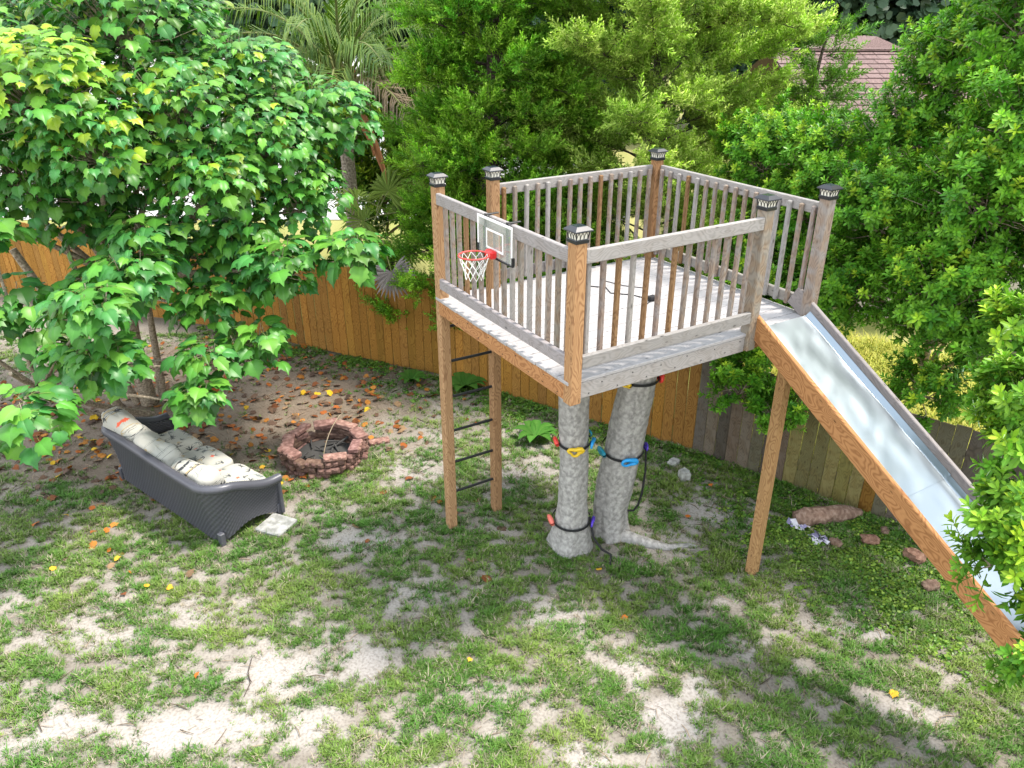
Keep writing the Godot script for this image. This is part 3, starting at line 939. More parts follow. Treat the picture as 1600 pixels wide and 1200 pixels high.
func strap(called_label: String, which: int, y: float, tilt: float, holds: Array) -> void:
	var tr := trunk_at(which, y)
	var c: Vector3 = tr[0]
	var o := thing("climbing_strap", called_label, "climbing strap", c, 0.0, "climbing straps on the trunks")
	var m := mb()
	var pts: Array = []
	for k in 41:
		var a := TAU * k / 40
		var yy: float = sin(a) * tilt
		var t2 := trunk_at(which, y + yy)
		pts.append(t2[0] - c + Vector3(cos(a), 0, sin(a)) * (t2[1] * 1.085 + 0.008))
	# a flat webbing band
	for k in 40:
		var n: Vector3 = (Vector3(pts[k].x, 0, pts[k].z) + Vector3(pts[k + 1].x, 0, pts[k + 1].z)).normalized()
		var h := Vector3(0, 0.013, 0)
		var i := n * -0.004
		poly(m, [pts[k] - h, pts[k + 1] - h, pts[k + 1] + h, pts[k] + h], n, [Vector2.ZERO, Vector2.ZERO, Vector2.ZERO, Vector2.ZERO])
		poly(m, [pts[k] + h, pts[k + 1] + h, pts[k + 1] + h + i, pts[k] + h + i], Vector3.UP, [Vector2.ZERO, Vector2.ZERO, Vector2.ZERO, Vector2.ZERO])
	part("webbing", done(m), M.strap, o)
	for hd in holds:
		var a: float = hd[0]
		var d := Vector3(cos(a), 0, sin(a))
		var k := int(fposmod(a, TAU) / TAU * 40)
		part("hold", hold_mesh(hd[2], hd[3]), M[hd[1]], o, Transform3D(Basis(Vector3.UP.cross(d), Vector3.UP, d), pts[k] + d * 0.004))

func straps() -> void:
	M.hold_yellow = std(C(0.75, 0.50, 0.02), 0.4)
	M.hold_blue = std(C(0.02, 0.32, 0.72), 0.4)
	M.hold_teal = std(C(0.02, 0.26, 0.36), 0.4)
	M.hold_red = std(C(0.72, 0.05, 0.04), 0.4)
	M.hold_coral = std(C(0.72, 0.16, 0.12), 0.4)
	M.hold_purple = std(C(0.09, 0.045, 0.5), 0.4)
	strap("black strap with yellow, blue and red climbing grips high on the left trunk", 0, 1.28, -0.03, [[PI * 0.5, "hold_yellow", 0, 0.048], [0.35, "hold_blue", 1, 0.045], [PI * 0.98, "hold_red", 2, 0.036], [-0.5, "hold_teal", 1, 0.035]])
	strap("black strap with coral and purple climbing grips low on the left trunk", 0, 0.36, -0.02, [[PI * 0.95, "hold_coral", 2, 0.042], [0.32, "hold_purple", 1, 0.042]])
	strap("black strap with blue, teal and purple climbing grips round the middle of the right trunk", 1, 1.06, -0.04, [[PI * 0.46, "hold_blue", 1, 0.05], [PI * 0.93, "hold_teal", 1, 0.046], [0.05, "hold_purple", 1, 0.036]])
	strap("black strap with yellow and red climbing grips under the deck on the right trunk", 1, 1.84, 0.0, [[PI * 0.78, "hold_yellow", 1, 0.04], [0.12, "hold_red", 2, 0.045]])
	var o := thing("loose_strap", "loose black strap end hanging down behind the right trunk from the purple grip", "strap", Vector3(1.3, 0.45, -6.6))
	var m := mb()
	add_tube(m, [Vector3(1.335, 1.05, -6.58) - o.position, Vector3(1.345, 0.8, -6.57) - o.position, Vector3(1.33, 0.55, -6.57) - o.position, Vector3(1.30, 0.4, -6.57) - o.position, Vector3(1.26, 0.33, -6.57) - o.position, Vector3(1.2, 0.32, -6.58) - o.position], [0.012], 6)
	part("webbing", done(m), M.strap, o)
	var p := thing("ground_strap", "black strap end lying on the ground between the two trunks", "strap", Vector3(0.86, 0, -6.25))
	var m2 := mb()
	add_tube(m2, [Vector3(0.78, 0.40, -6.36) - p.position, Vector3(0.82, 0.22, -6.26) - p.position, Vector3(0.90, 0.12, -6.2) - p.position, Vector3(1.0, 0.035, -6.22) - p.position, Vector3(0.98, 0.02, -6.08) - p.position], [0.012], 6)
	part("webbing", done(m2), M.strap, p)

# ---------------------------------------------------------------- sofa
func sofa() -> void:
	var at := Vector3(-3.0, 0, -6.40)
	var th := -0.668
	var o := thing("wicker_sofa", "dark grey wicker garden sofa seen from behind, standing under the big-leaved tree", "sofa", at, th)
	var L := 2.06
	var Dp := 0.74
	# plan path from the right arm's front, round the back to the left arm's front (x right, z towards the viewer; front is -z)
	var path: Array = []
	var cr := 0.16
	var add_line := func(a: Vector2, b: Vector2):
		var n := int(a.distance_to(b) / 0.0125)
		for k in n:
			path.append(a.lerp(b, float(k) / n))
	add_line.call(Vector2(0, -Dp), Vector2(0, -cr))
	for k in 20:
		var a := PI / 2 * k / 20
		path.append(Vector2(-cr + cr * cos(a), -cr + cr * sin(a)))
	add_line.call(Vector2(-cr, 0), Vector2(-L + cr, 0))
	for k in 20:
		var a := PI / 2 * k / 20
		path.append(Vector2(-L + cr - cr * sin(a), -cr + cr * cos(a)))
	add_line.call(Vector2(-L, -cr), Vector2(-L, -Dp))
	var N := path.size()
	var outer := mb()
	var inner := mb()
	var rimp: Array = []
	var rimr: Array = []
	var idx: Array = []
	var idn: Array = []
	for k in N:
		var p: Vector2 = path[k]
		var t: Vector2 = (path[mini(k + 1, N - 1)] - path[maxi(k - 1, 0)]).normalized()
		var nn := Vector2(-t.y, t.x)
		if nn.dot(p - Vector2(-L / 2, -Dp / 2)) < 0: nn = -nn
		var out := Vector3(nn.x, 0, nn.y)
		var fwd := clampf(-p.y / Dp, 0, 1)                       # 0 at the back, 1 at the arm's front
		var rim := lerpf(0.70, 0.50, smoothstep(0.02, 0.9, fwd)) + 0.012 * sin(p.x * 3.0)
		var low := 0.05
		if fwd > 0.05: low = 0.04 + 0.10 * sin(PI * clampf((fwd - 0.1) / 0.85, 0, 1))
		else: low = 0.045
		var rib := 0.0024 if k % 2 else -0.0024
		var row: Array = []
		var rin: Array = []
		for r in 43:
			var u := r / 42.0
			var wv := 0.0032 * (1.0 if (k / 2 + r / 2) % 2 else -1.0) + rib
			var sh := Color(1, 1, 1) * (1.25 if wv > 0 else 0.7)
			var y := lerpf(low, rim, u)
			var fl := 0.015 + 0.085 * pow(clampf(y / 0.7, 0, 1), 2.2)
			var q := Vector3(p.x, y, p.y) + out * (fl + wv)
			row.append(vert(outer, q, out, Vector2(k * 0.0125, y), sh))
			rin.append(vert(inner, Vector3(p.x, y, p.y) + out * (fl - 0.045 + wv), -out, Vector2(k * 0.0125, y), sh))
		idx.append(row)
		idn.append(rin)
		rimp.append(Vector3(p.x, rim + 0.004, p.y) + out * 0.078)
		rimr.append(0.047 + (0.005 if k % 2 else -0.002))
	for k in N - 1:
		for r in 42:
			face(outer, idx[k][r], idx[k + 1][r], idx[k][r + 1]); face(outer, idx[k + 1][r], idx[k + 1][r + 1], idx[k][r + 1])
			face(inner, idn[k][r], idn[k + 1][r], idn[k][r + 1]); face(inner, idn[k + 1][r], idn[k + 1][r + 1], idn[k][r + 1])
	for e in [outer, inner]:
		var st := SurfaceTool.new()
		st.create_from(done(e), 0)
		st.generate_normals()
		part("wicker_shell", st.commit(), M.wicker, o)
	var rm := mb()
	add_tube(rm, rimp, rimr, 10)
	part("rolled_rim", done(rm), M.wicker, o)
	for x in [0.02, -L - 0.02]:        # the arms' front ends
		var m := mb()
		add_box(m, Vector3(x - 0.04, 0.03, -Dp - 0.02), Vector3(x + 0.045, 0.50, -Dp + 0.02), 0.012)
		part("arm_front", done(m), M.wicker, o)
	var b := mb()
	add_box(b, Vector3(-L + 0.04, 0.14, -Dp + 0.02), Vector3(-0.04, 0.28, -0.03), 0.02)
	part("seat_base", done(b), M.wicker, o)
	for q in [[-0.01, -0.02], [-L + 0.01, -0.02], [-0.0, -Dp + 0.02], [-L, -Dp + 0.02]]:
		var m := mb()
		add_box(m, Vector3(q[0] - 0.03, -0.01, q[1] - 0.03), Vector3(q[0] + 0.03, 0.15, q[1] + 0.03), 0.008)
		part("leg", done(m), M.wicker, o)
	# cushions: printed fabric
	var fab := std(Color.WHITE, 0.9)
	fab.albedo_texture = print_tex()
	fab.uv1_scale = Vector3(1.0, 1.0, 1)
	fab.rim_enabled = true
	fab.rim = 0.25
	var B := Transform3D(Basis(Vector3.UP, th), at)
	var seat := ["left-hand seat cushion of the wicker sofa, printed with dark sprigs", "middle seat cushion of the wicker sofa, with an orange flower print", "right-hand seat cushion of the wicker sofa, nearest the viewer's arm rest"]
	var sw := (L - 0.16) / 3.0
	for k in 3:
		var x := -L + 0.08 + sw * (k + 0.5)
		var c := thing("seat_cushion", seat[k], "cushion", B * Vector3(x, 0.28, -0.44), th, "seat cushions on the wicker sofa")
		part("cover", cushion(Vector3(sw - 0.008, 0.155, 0.60), 60 + k, 0.012), fab, c, Transform3D(Basis.from_euler(Vector3(rr(-0.01, 0.01), 0, rr(-0.012, 0.012))), Vector3(0, 0.077, 0)))
	var back := ["left-hand back cushion of the wicker sofa, slumped over the far corner", "middle back cushion of the wicker sofa, slumped behind the seat", "right-hand back cushion of the wicker sofa, sagging against the near corner"]
	var pos := [[-1.83, 0.63, -0.13, 0.52, 0.30], [-1.18, 0.585, -0.12, 0.44, 0.10], [-0.52, 0.53, -0.15, 0.42, -0.10]]
	for k in 3:
		var p: Array = pos[k]
		var c := thing("back_cushion", back[k], "cushion", B * Vector3(p[0], p[1], p[2]), th, "back cushions on the wicker sofa")
		part("cover", cushion(Vector3(0.72, p[3], 0.29), 70 + k, 0.05), fab, c, Transform3D(Basis.from_euler(Vector3(0.32, 0.05 * (k - 1), p[4] * -0.6)), Vector3.ZERO))

func cushion(size: Vector3, seed_: int, puff: float) -> ArrayMesh:
	var m := mb()
	var f := FastNoiseLite.new()
	f.seed = seed_
	f.frequency = 3.0
	var n := 14
	var off := Vector2(rr(0, 1), rr(0, 1))
	var rows: Array = []
	for a in n * 2 + 1:
		var row: Array = []
		for b in n * 4 + 1:
			var th := PI * a / (n * 2)
			var ph := TAU * (b % (n * 4)) / (n * 4)
			var d := Vector3(sin(th) * cos(ph), cos(th), sin(th) * sin(ph))
			var e := 0.34                                   # superellipsoid: boxy with soft edges
			var sp := func(v: float, pw: float) -> float: return signf(v) * pow(absf(v), pw)
			var q := Vector3(sp.call(sin(th), e) * sp.call(cos(ph), e), sp.call(cos(th), 0.5 if size.y < 0.2 else 0.5), sp.call(sin(th), e if size.y < 0.2 else 0.85) * sp.call(sin(ph), e if size.y < 0.2 else 0.85))
			q = q * size / 2.0
			q += d * f.get_noise_3dv(q) * puff
			row.append(vert(m, q, d, (Vector2(q.x, q.z) if size.y < 0.2 else Vector2(q.x, q.y)) + off))
		rows.append(row)
	for a in n * 2:
		for b in n * 4:
			face(m, rows[a][b], rows[a][b + 1], rows[a + 1][b])
			face(m, rows[a][b + 1], rows[a + 1][b + 1], rows[a + 1][b])
	var st := SurfaceTool.new()
	st.create_from(done(m), 0)
	st.generate_normals()
	return st.commit()

func print_tex() -> ImageTexture:       # off-white cloth printed with grey sprigs, tan stems and a few orange flowers
	var n := 512
	var im := Image.create(n, n, false, Image.FORMAT_RGB8)
	im.fill(Color(0.69, 0.68, 0.64))
	var r := RandomNumberGenerator.new()
	r.seed = 77
	for k in 120:
		var c := Vector2(r.randf() * n, r.randf() * n)
		var kind := r.randf()
		var col := Color(0.16, 0.17, 0.19) if kind < 0.55 else (Color(0.42, 0.44, 0.43) if kind < 0.8 else Color(0.66, 0.58, 0.42))
		if k < 5: col = Color(0.85, 0.36, 0.24)
		var blades := r.randi_range(6, 11)
		var base := r.randf() * TAU
		for b in blades:
			var a := base + r.randf_range(-1.5, 1.5) if k >= 4 else TAU * b / blades
			var l := r.randf_range(16, 44) if k >= 4 else 15.0
			var bend := r.randf_range(-0.5, 0.5)
			for s in int(l * 2):
				var t := s / (l * 2.0)
				var p := c + Vector2.from_angle(a + bend * t) * l * t
				var w := (1.0 - t) * (1.9 if k >= 4 else 4.0) * minf(1.0, t * 5.0 + 0.2) + 0.3
				for dx in range(-int(w) - 1, int(w) + 2):
					for dy in range(-int(w) - 1, int(w) + 2):
						if dx * dx + dy * dy <= w * w:
							im.set_pixel(posmod(int(p.x) + dx, n), posmod(int(p.y) + dy, n), col)
	return ImageTexture.create_from_image(im)

# ---------------------------------------------------------------- fire pit and small things on the ground
func fire_pit() -> void:
	var c := Vector3(-2.32, 0, -8.16)
	var o := thing("fire_pit", "round fire pit of stacked red concrete bricks beside the sofa", "fire pit", c)
	var meshes: Array = []
	for k in 9:
		var t := rr(0.26, 0.55) if k < 6 else rr(0.6, 0.85)
		var m := mb()
		var sx := rr(0.21, 0.26)
		# scalloped outer face made of three bulges
		add_box(m, Vector3(-sx / 2, 0, -0.06), Vector3(sx / 2, 0.066, 0.05), 0.01, Transform3D(), Color(t, t * rr(0.88, 1.05), t * rr(0.85, 1.05)))
		for e in 3:
			add_box(m, Vector3(-sx / 2 + sx / 3 * e + 0.006, 0.003, -0.02), Vector3(-sx / 2 + sx / 3 * (e + 1) - 0.006, 0.063, rr(0.058, 0.076)), 0.016, Transform3D(), Color(t, t * 0.97, t * 0.96))
		meshes.append(done(m))
	for ring in 4:
		var n := 12 if ring < 3 else 9
		for k in n:
			if rng.randf() < 0.05: continue
			var a := TAU * (k + ring * 0.5) / n + rr(-0.08, 0.08)
			var r := 0.43 + rr(-0.035, 0.03) + ring * 0.012
			var d := Vector3(cos(a), 0, sin(a))
			var y := ring * 0.072 + rr(-0.004, 0.006) - 0.01
			var yaw := rr(-0.22, 0.22)
			var tilt := rr(-0.03, 0.03)
			if ring == 3:
				yaw = rr(-0.35, 0.35); tilt = rr(-0.1, 0.12)
				r = 0.42 + rr(-0.015, 0.03)
			var bs := Basis(Vector3.UP.cross(d), Vector3.UP, d) * Basis.from_euler(Vector3(tilt, yaw, rr(-0.02, 0.02)))
			if ring == 3: bs = bs * Basis.from_scale(Vector3(rr(1.05, 1.35), rr(0.75, 1.0), rr(1.0, 1.3)))
			part("brick", meshes[rng.randi() % 6 if ring < 3 else 5 + rng.randi() % 4], M.brick, o, Transform3D(bs, d * r + Vector3(0, y, 0)))
	var ash := mb()
	for k in 24:
		var a0 := TAU * k / 24
		var a1 := TAU * (k + 1) / 24
		poly(ash, [Vector3(0, 0.05, 0), Vector3(cos(a0), 0.1, sin(a0)) * 0.38, Vector3(cos(a1), 0.1, sin(a1)) * 0.38], Vector3.UP, [Vector2.ZERO, Vector2.ZERO, Vector2.ZERO])
	part("ash_bed", done(ash), M.ash, o)
	var ch := mb()
	for k in 16:
		var p := Vector3(rr(-0.25, 0.25), rr(0.06, 0.11), rr(-0.25, 0.25))
		var q := rv() * 0.1
		q.y *= 0.3
		add_tube(ch, [p - q, p + q], [rr(0.008, 0.02), rr(0.006, 0.014)], 6, Color.WHITE * rr(0.6, 2.5), 0.15)
	part("charred_sticks", done(ch), M.ash, o)
	var st := thing("poking_stick", "thin pale stick leaning in the fire pit", "stick", c + Vector3(0.02, 0.08, 0.15))
	var m := mb()
	add_tube(m, arc(Vector3.ZERO, Vector3(0.02, 0.25, -0.2), Vector3(0.14, 0.33, -0.5), 6), [0.006], 5)
	part("shaft", done(m), M.stick, st)
	var lb := thing("loose_brick", "single pale red brick lying on the grass right of the fire pit", "brick", Vector3(-1.70, 0.0, -8.5), 0.35)
	part("block", meshes[7], M.brick, lb, Transform3D(Basis.from_scale(Vector3(1.15, 0.8, 0.9)), Vector3(0, 0.0, 0)))

func small_things() -> void:
	var pv := thing("paver", "grey concrete paver under the sofa's near front leg", "paver", Vector3(-2.52, 0, -6.72), -0.4)
	var m := mb()
	add_box(m, Vector3(-0.16, -0.01, -0.16), Vector3(0.16, 0.055, 0.16), 0.012)
	part("slab", done(m), M.concrete, pv)
	var cb := thing("concrete_chunk", "pale broken concrete block on the grass between trunk and fence", "block", Vector3(2.03, 0, -7.66), 0.2)
	part("stone", lump(Vector3(0.12, 0.16, 0.13), 0.72, 0.12, 4, 8), M.concrete, cb, Transform3D(Basis(), Vector3(0, 0.05, 0)))
	var cc := thing("concrete_chunk", "small pale stone by the fence behind the broken block", "block", Vector3(1.97, 0, -7.98), 0.8)
	part("stone", lump(Vector3(0.16, 0.08, 0.12), 0.6, 0.15, 5, 8), M.concrete, cc, Transform3D(Basis(), Vector3(0, 0.03, 0)))
	var lg := thing("log", "short fallen log with flaking bark against the old fence", "log", Vector3(3.42, 0, -6.88), 0.12)
	var l := mb()
	add_tube(l, [Vector3(-0.38, 0.06, 0.05), Vector3(-0.36, 0.065, 0.05), Vector3(-0.28, 0.07, 0.04), Vector3(-0.18, 0.075, 0.03), Vector3(-0.08, 0.06, 0.02), Vector3(0.03, 0.07, 0), Vector3(0.13, 0.05, 0.0), Vector3(0.24, 0.055, -0.01), Vector3(0.34, 0.03, -0.02), Vector3(0.42, 0.02, -0.03)], [0.07, 0.10, 0.112, 0.095, 0.108, 0.085, 0.098, 0.075, 0.07, 0.04], 16, Color.WHITE, 0.2)
	part("bark", done(l), M.log, lg)
	var rk := [[3.72, -6.45, 0.30, "reddish root lump among the weeds nearest the log"], [4.05, -6.18, 0.34, "reddish root lump among the weeds half way down the slide"], [3.35, -6.42, 0.22, "small brown stone half buried in weeds left of the root lumps"], [4.0, -5.75, 0.28, "brown stone in the weeds in front of the slide"], [4.35, -5.85, 0.3, "brown stone close under the slide's lower board"], [3.95, -6.62, 0.2, "grey stone in the weeds beside the old fence"]]
	for k in rk.size():
		var r: Array = rk[k]
		var t := thing("rock", r[3], "rock", Vector3(r[0], 0, r[1]), rr(0, 3))
		part("stone", lump(Vector3(r[2], r[2] * 0.5, r[2] * 0.7) * 0.62, 0.35, 0.22, 80 + k, 8, Color(0.85, 0.72, 0.66) if k < 2 else Color(0.8, 0.78, 0.74)), M.log, t, Transform3D(Basis(), Vector3(0, r[2] * 0.16, 0)))
	# crumpled litter
	for k in 2:
		var t := thing("crumpled_wrapper", ["crumpled white and grey wrapper in the weeds left of the log", "smaller crumpled wrapper lying just in front of the first one"][k], "litter", Vector3([3.06, 3.2][k], 0.02, [-6.72, -6.5][k]))
		var pm := mb()
		for q in 14:
			var p := Vector3(rr(-0.09, 0.09), rr(0.0, 0.05), rr(-0.07, 0.07))
			var n := (Vector3.UP + rv() * 0.9).normalized()
			var x := n.cross(rv()).normalized() * rr(0.02, 0.05)
			var y := n.cross(x).normalized() * rr(0.02, 0.045)
			var tn := Color(1, 1, 1) if rng.randf() < 0.6 else Color(0.35, 0.33, 0.5)
			poly(pm, [p - x - y, p + x - y, p + x + y * 0.7, p - x * 0.8 + y], n, [Vector2.ZERO, Vector2.ZERO, Vector2.ZERO, Vector2.ZERO], tn)
		part("sheet", done(pm), M.paper, t)
	var tw := thing("twig", "thin dark twig lying on the bare sand in the foreground", "twig", Vector3(-2.2, 0.01, -4.65))
	var t2 := mb()
	add_tube(t2, [Vector3(-0.02, 0.012, -0.22), Vector3(0.0, 0.02, -0.05), Vector3(0.05, 0.012, 0.06), Vector3(0.04, 0.008, 0.2)], [0.003, 0.005, 0.005, 0.003], 5)
	add_tube(t2, [Vector3(0.0, 0.02, -0.02), Vector3(0.07, 0.02, 0.07)], [0.004, 0.002], 5)
	part("stem", done(t2), M.cedar_bark, tw)
	# a dark cord left on the deck, and one tied on the far rail
	var cd := thing("cord", "thin dark cord with a black clip lying on the deck boards", "cord", deck_xf() * Vector3(1.55, TOP, -1.2), YAW)
	var c := mb()
	add_tube(c, [Vector3(-0.25, 0.006, -0.45), Vector3(-0.1, 0.006, -0.3), Vector3(-0.16, 0.006, -0.15), Vector3(-0.02, 0.006, 0.0), Vector3(0.05, 0.006, 0.2), Vector3(-0.15, 0.006, 0.3)], [0.005], 5)
	add_tube(c, [Vector3(0.0, 0.006, -0.5), Vector3(0.08, 0.006, -0.25), Vector3(0.2, 0.006, -0.1)], [0.004], 5)
	part("line", done(c), M.strap, cd)
	part("clip", lump(Vector3(0.09, 0.05, 0.06), 0.4, 0.2, 90, 7), M.strap, cd, Transform3D(Basis(), Vector3(0.04, 0.025, 0.2)))
	var kn := thing("tied_cord", "dark cord knotted round the bottom rail of the far railing near the slide", "cord", deck_xf() * Vector3(U + 0.02, 2.70, -0.52), YAW)
	var k2 := mb()
	for e in 3:
		var pts: Array = []
		for q in 13:
			var a := TAU * q / 12
			pts.append(Vector3(cos(a) * 0.032, sin(a) * 0.06, (e - 1) * 0.018 + 0.01 * sin(a)))
		add_tube(k2, pts, [0.006], 5, Color.WHITE, 0.0, false)
	part("loop", done(k2), M.strap, kn)
	# broad-leaved weeds
	for p in [[0.30, -8.62, 0.30, "leafy lily-like plant standing behind the left trunk"], [-0.7, -10.05, 0.34, "broad-leaved plant at the foot of the new fence behind the ladder"], [-1.5, -10.3, 0.24, "broad-leaved plant at the foot of the new fence left of the ladder"]]:
		var t := thing("leafy_plant", p[3], "plant", Vector3(p[0], 0, p[1]))
		for k in 9:
			var a := PHI * k
			var d := Vector3(cos(a), 0, sin(a))
			var lm := mb()
			var s := Vector3(-d.z, 0, d.x)
			var prev: Array = []
			var g := rr(0.8, 1.2)
			for q in 6:
				var u := q / 5.0
				var cpt: Vector3 = d * p[2] * u * rr(0.95, 1.05) + Vector3.UP * p[2] * (1.3 * u - 0.95 * u * u)
				var wd: float = p[2] * 0.24 * sin(PI * clampf(u * 0.92 + 0.06, 0, 1))
				var row := [vert(lm, cpt - s * wd + Vector3.UP * wd * 0.3, Vector3.UP, Vector2.ZERO, Color(0.05, 0.17, 0.025) * g), vert(lm, cpt, Vector3.UP, Vector2.ZERO, Color(0.09, 0.22, 0.04) * g), vert(lm, cpt + s * wd + Vector3.UP * wd * 0.3, Vector3.UP, Vector2.ZERO, Color(0.05, 0.17, 0.025) * g)]
				if q:
					for e in 2:
						face(lm, prev[e], prev[e + 1], row[e]); face(lm, prev[e + 1], row[e + 1], row[e])
				prev = row
			part("leaf", done(lm), M.shrub, t)

# ---------------------------------------------------------------- trees
func big_leaf_tree() -> void:
	var base := Vector3(-5.1, 0, -9.6)
	var o := thing("big_leaf_tree", "spreading tree with large lobed green leaves arching over the wicker sofa", "tree", base)
	# leaf masses: centre, radius, leaves, share painted yellow-green for sun shining through
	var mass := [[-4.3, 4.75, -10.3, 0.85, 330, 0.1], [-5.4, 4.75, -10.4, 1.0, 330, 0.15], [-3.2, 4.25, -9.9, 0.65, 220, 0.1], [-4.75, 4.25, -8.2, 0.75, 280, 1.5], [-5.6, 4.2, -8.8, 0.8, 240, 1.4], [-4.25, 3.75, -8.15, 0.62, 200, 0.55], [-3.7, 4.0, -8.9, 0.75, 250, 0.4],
		[-2.9, 3.6, -9.25, 0.7, 230, 0.12], [-2.3, 3.8, -9.9, 0.6, 190, 0.1], [-3.35, 3.25, -8.6, 0.62, 200, 0.25], [-2.55, 2.95, -9.3, 0.55, 150, 0.05], [-5.3, 3.3, -8.6, 0.72, 200, 0.05], [-4.75, 3.3, -9.3, 0.75, 200, 0.0], [-4.3, 4.9, -9.3, 0.9, 260, 0.35], [-6.4, 4.6, -9.6, 0.9, 230, 0.3],
		[-6.1, 3.7, -8.9, 0.7, 150, 0.3], [-5.9, 3.0, -8.4, 0.5, 70, 0.0], [-4.9, 2.75, -8.9, 0.5, 90, 0.0], [-3.9, 2.75, -8.05, 0.42, 75, 0.0], [-3.5, 2.45, -8.75, 0.5, 90, 0.0], [-2.6, 2.4, -8.35, 0.40, 70, 0.0], [-1.86, 2.5, -8.5, 0.36, 55, 0.0], [-3.97, 2.45, -6.75, 0.36, 52, 0.0], [-3.9, 2.5, -7.6, 0.42, 75, 0.0], [-4.05, 1.82, -7.0, 0.32, 60, 0.0], [-4.45, 1.75, -7.2, 0.34, 45, 0.0],
		[-3.3, 1.62, -7.5, 0.27, 38, 0.0], [-2.87, 1.62, -7.95, 0.34, 46, 0.0], [-3.33, 1.32, -7.2, 0.25, 30, 0.0], [-4.28, 1.75, -5.95, 0.34, 36, 0.0], [-5.1, 3.0, -7.35, 0.3, 36, 0.0], [-5.25, 2.1, -7.6, 0.5, 75, 0.0], [-3.4, 2.0, -8.2, 0.4, 55, 0.0], [-2.95, 2.05, -8.9, 0.42, 60, 0.0], [-4.35, 2.3, -7.9, 0.42, 60, 0.0], [-3.05, 2.65, -8.7, 0.4, 55, 0.0]]
	var fork := Vector3(-4.95, 1.75, -9.35)
	var tr := mb()
	add_tube(tr, arc(Vector3(0, -0.05, 0), Vector3(0.05, 0.9, 0.2), fork - base, 8), taper(0.115, 0.085, 8), 12, Color.WHITE, 0.05)
	part("trunk", done(tr), M.bark, o)
	var st2 := mb()
	add_tube(st2, arc(Vector3(-0.35, -0.05, 0.15), Vector3(-0.3, 0.8, 0.5), Vector3(-0.9, 2.4, 0.6), 8), taper(0.07, 0.045, 8), 9, Color.WHITE, 0.06)
	part("stem", done(st2), M.bark, o)
	var st3 := mb()
	add_tube(st3, arc(Vector3(0.2, -0.05, 0.25), Vector3(-0.5, 0.7, 1.3), Vector3(-0.1, 1.6, 2.4), 8), taper(0.045, 0.02, 8), 8, Color.WHITE, 0.06)
	part("stem", done(st3), M.bark, o)
	for e in [[Vector3(0.15, -0.05, -0.1), Vector3(0.3, 0.8, 0.1), Vector3(0.55, 2.1, 0.5), 0.06], [Vector3(-0.15, -0.05, 0.0), Vector3(-0.3, 1.0, 0.3), Vector3(-0.2, 2.6, 0.7), 0.055], [Vector3(-0.5, -0.05, 0.35), Vector3(-0.9, 0.5, 0.8), Vector3(-1.0, 1.5, 1.5), 0.045]]:
		var st4 := mb()
		add_tube(st4, arc(e[0], e[1], e[2], 8), taper(e[3], e[3] * 0.5, 8), 8, Color.WHITE, 0.06)
		part("stem", done(st4), M.bark, o)
	var tones := [Color(0.080, 0.255, 0.032), Color(0.060, 0.205, 0.032), Color(0.125, 0.31, 0.038), Color(0.060, 0.225, 0.05)]
	var young := [Color(0.16, 0.36, 0.04), Color(0.30, 0.44, 0.03)]  # yellow-green of backlit leaves: sunlight put into the leaf colour
	var kinds: Array = []
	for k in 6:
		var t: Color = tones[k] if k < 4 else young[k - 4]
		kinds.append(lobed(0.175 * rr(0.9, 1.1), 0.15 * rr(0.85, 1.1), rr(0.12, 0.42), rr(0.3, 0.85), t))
	var xs: Array = [[], [], [], [], [], []]
	var cs: Array = [[], [], [], [], [], []]
	var near: Array = []
	var br := mb()
	var tw := mb()
	for q in mass.size():
		var c := Vector3(mass[q][0], mass[q][1], mass[q][2])
		var r: float = mass[q][3]
		var from := fork - base
		if q >= 22: from = arc(Vector3(0.2, -0.05, 0.25), Vector3(-0.5, 0.7, 1.3), Vector3(-0.1, 1.6, 2.4), 8)[6] if c.z > -8.0 else from
		var to := c - base - Vector3(0, r * 0.3, 0)
		add_tube(br, arc(from, from.lerp(to, 0.5) + Vector3(0, 0.35 if q < 22 else 0.15, 0) + rv() * 0.15, to, 7), taper(0.055 if q < 22 else 0.024, 0.012, 7), 7, Color.WHITE, 0.05)
		for k in int(mass[q][4] * (3.2 if q < 18 else 1.95)):
			var d := rv().normalized()
			if d.y < -0.3 and rng.randf() < 0.6: d.y = -d.y
			var rad := r * pow(rng.randf(), 0.42)
			if nz2.get_noise_3dv((c + d * r) * 4.0) < -0.42: continue
			var p := c + d * rad * Vector3(1.1, 0.85, 1.1)
			var up := (Vector3.UP * 0.85 + d * 0.55 + Vector3(0.0, 0.0, 0.25) + rv() * 0.42).normalized()
			var fw := d * Vector3(1, 0.2, 1) + Vector3(0, -0.7, 0.15) + rv() * 0.5
			var kind := rng.randi() % 4
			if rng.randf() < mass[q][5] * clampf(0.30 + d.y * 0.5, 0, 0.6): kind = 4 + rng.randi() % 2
			var x := aim(p - base, up, fw, rr(0.5, 1.1) * (1.22 if q >= 18 else 0.9))
			x.basis.x *= rr(0.7, 1.15)
			if q >= 22 and rad > r * 0.62 and near.size() < 290 and rng.randf() < 0.75:
				near.append([kind, x])
			else:
				var g := rr(0.55, 1.3)
				xs[kind].append(x)
				cs[kind].append(Color(g, g * rr(0.96, 1.04), g))
			if k % 7 == 0:
				add_tube(tw, [to, to.lerp(p - base, 0.6) + rv() * 0.05, x.origin - x.basis.z * 0.07], [0.006, 0.0045, 0.003], 4, Color.WHITE, 0.0, false)
	part("branches", done(br), M.bark, o)
	part("twigs", done(tw), M.bark, o)
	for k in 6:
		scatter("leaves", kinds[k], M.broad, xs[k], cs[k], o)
	for e in near:
		part("leaf", kinds[e[0]], M.broad, o, e[1])

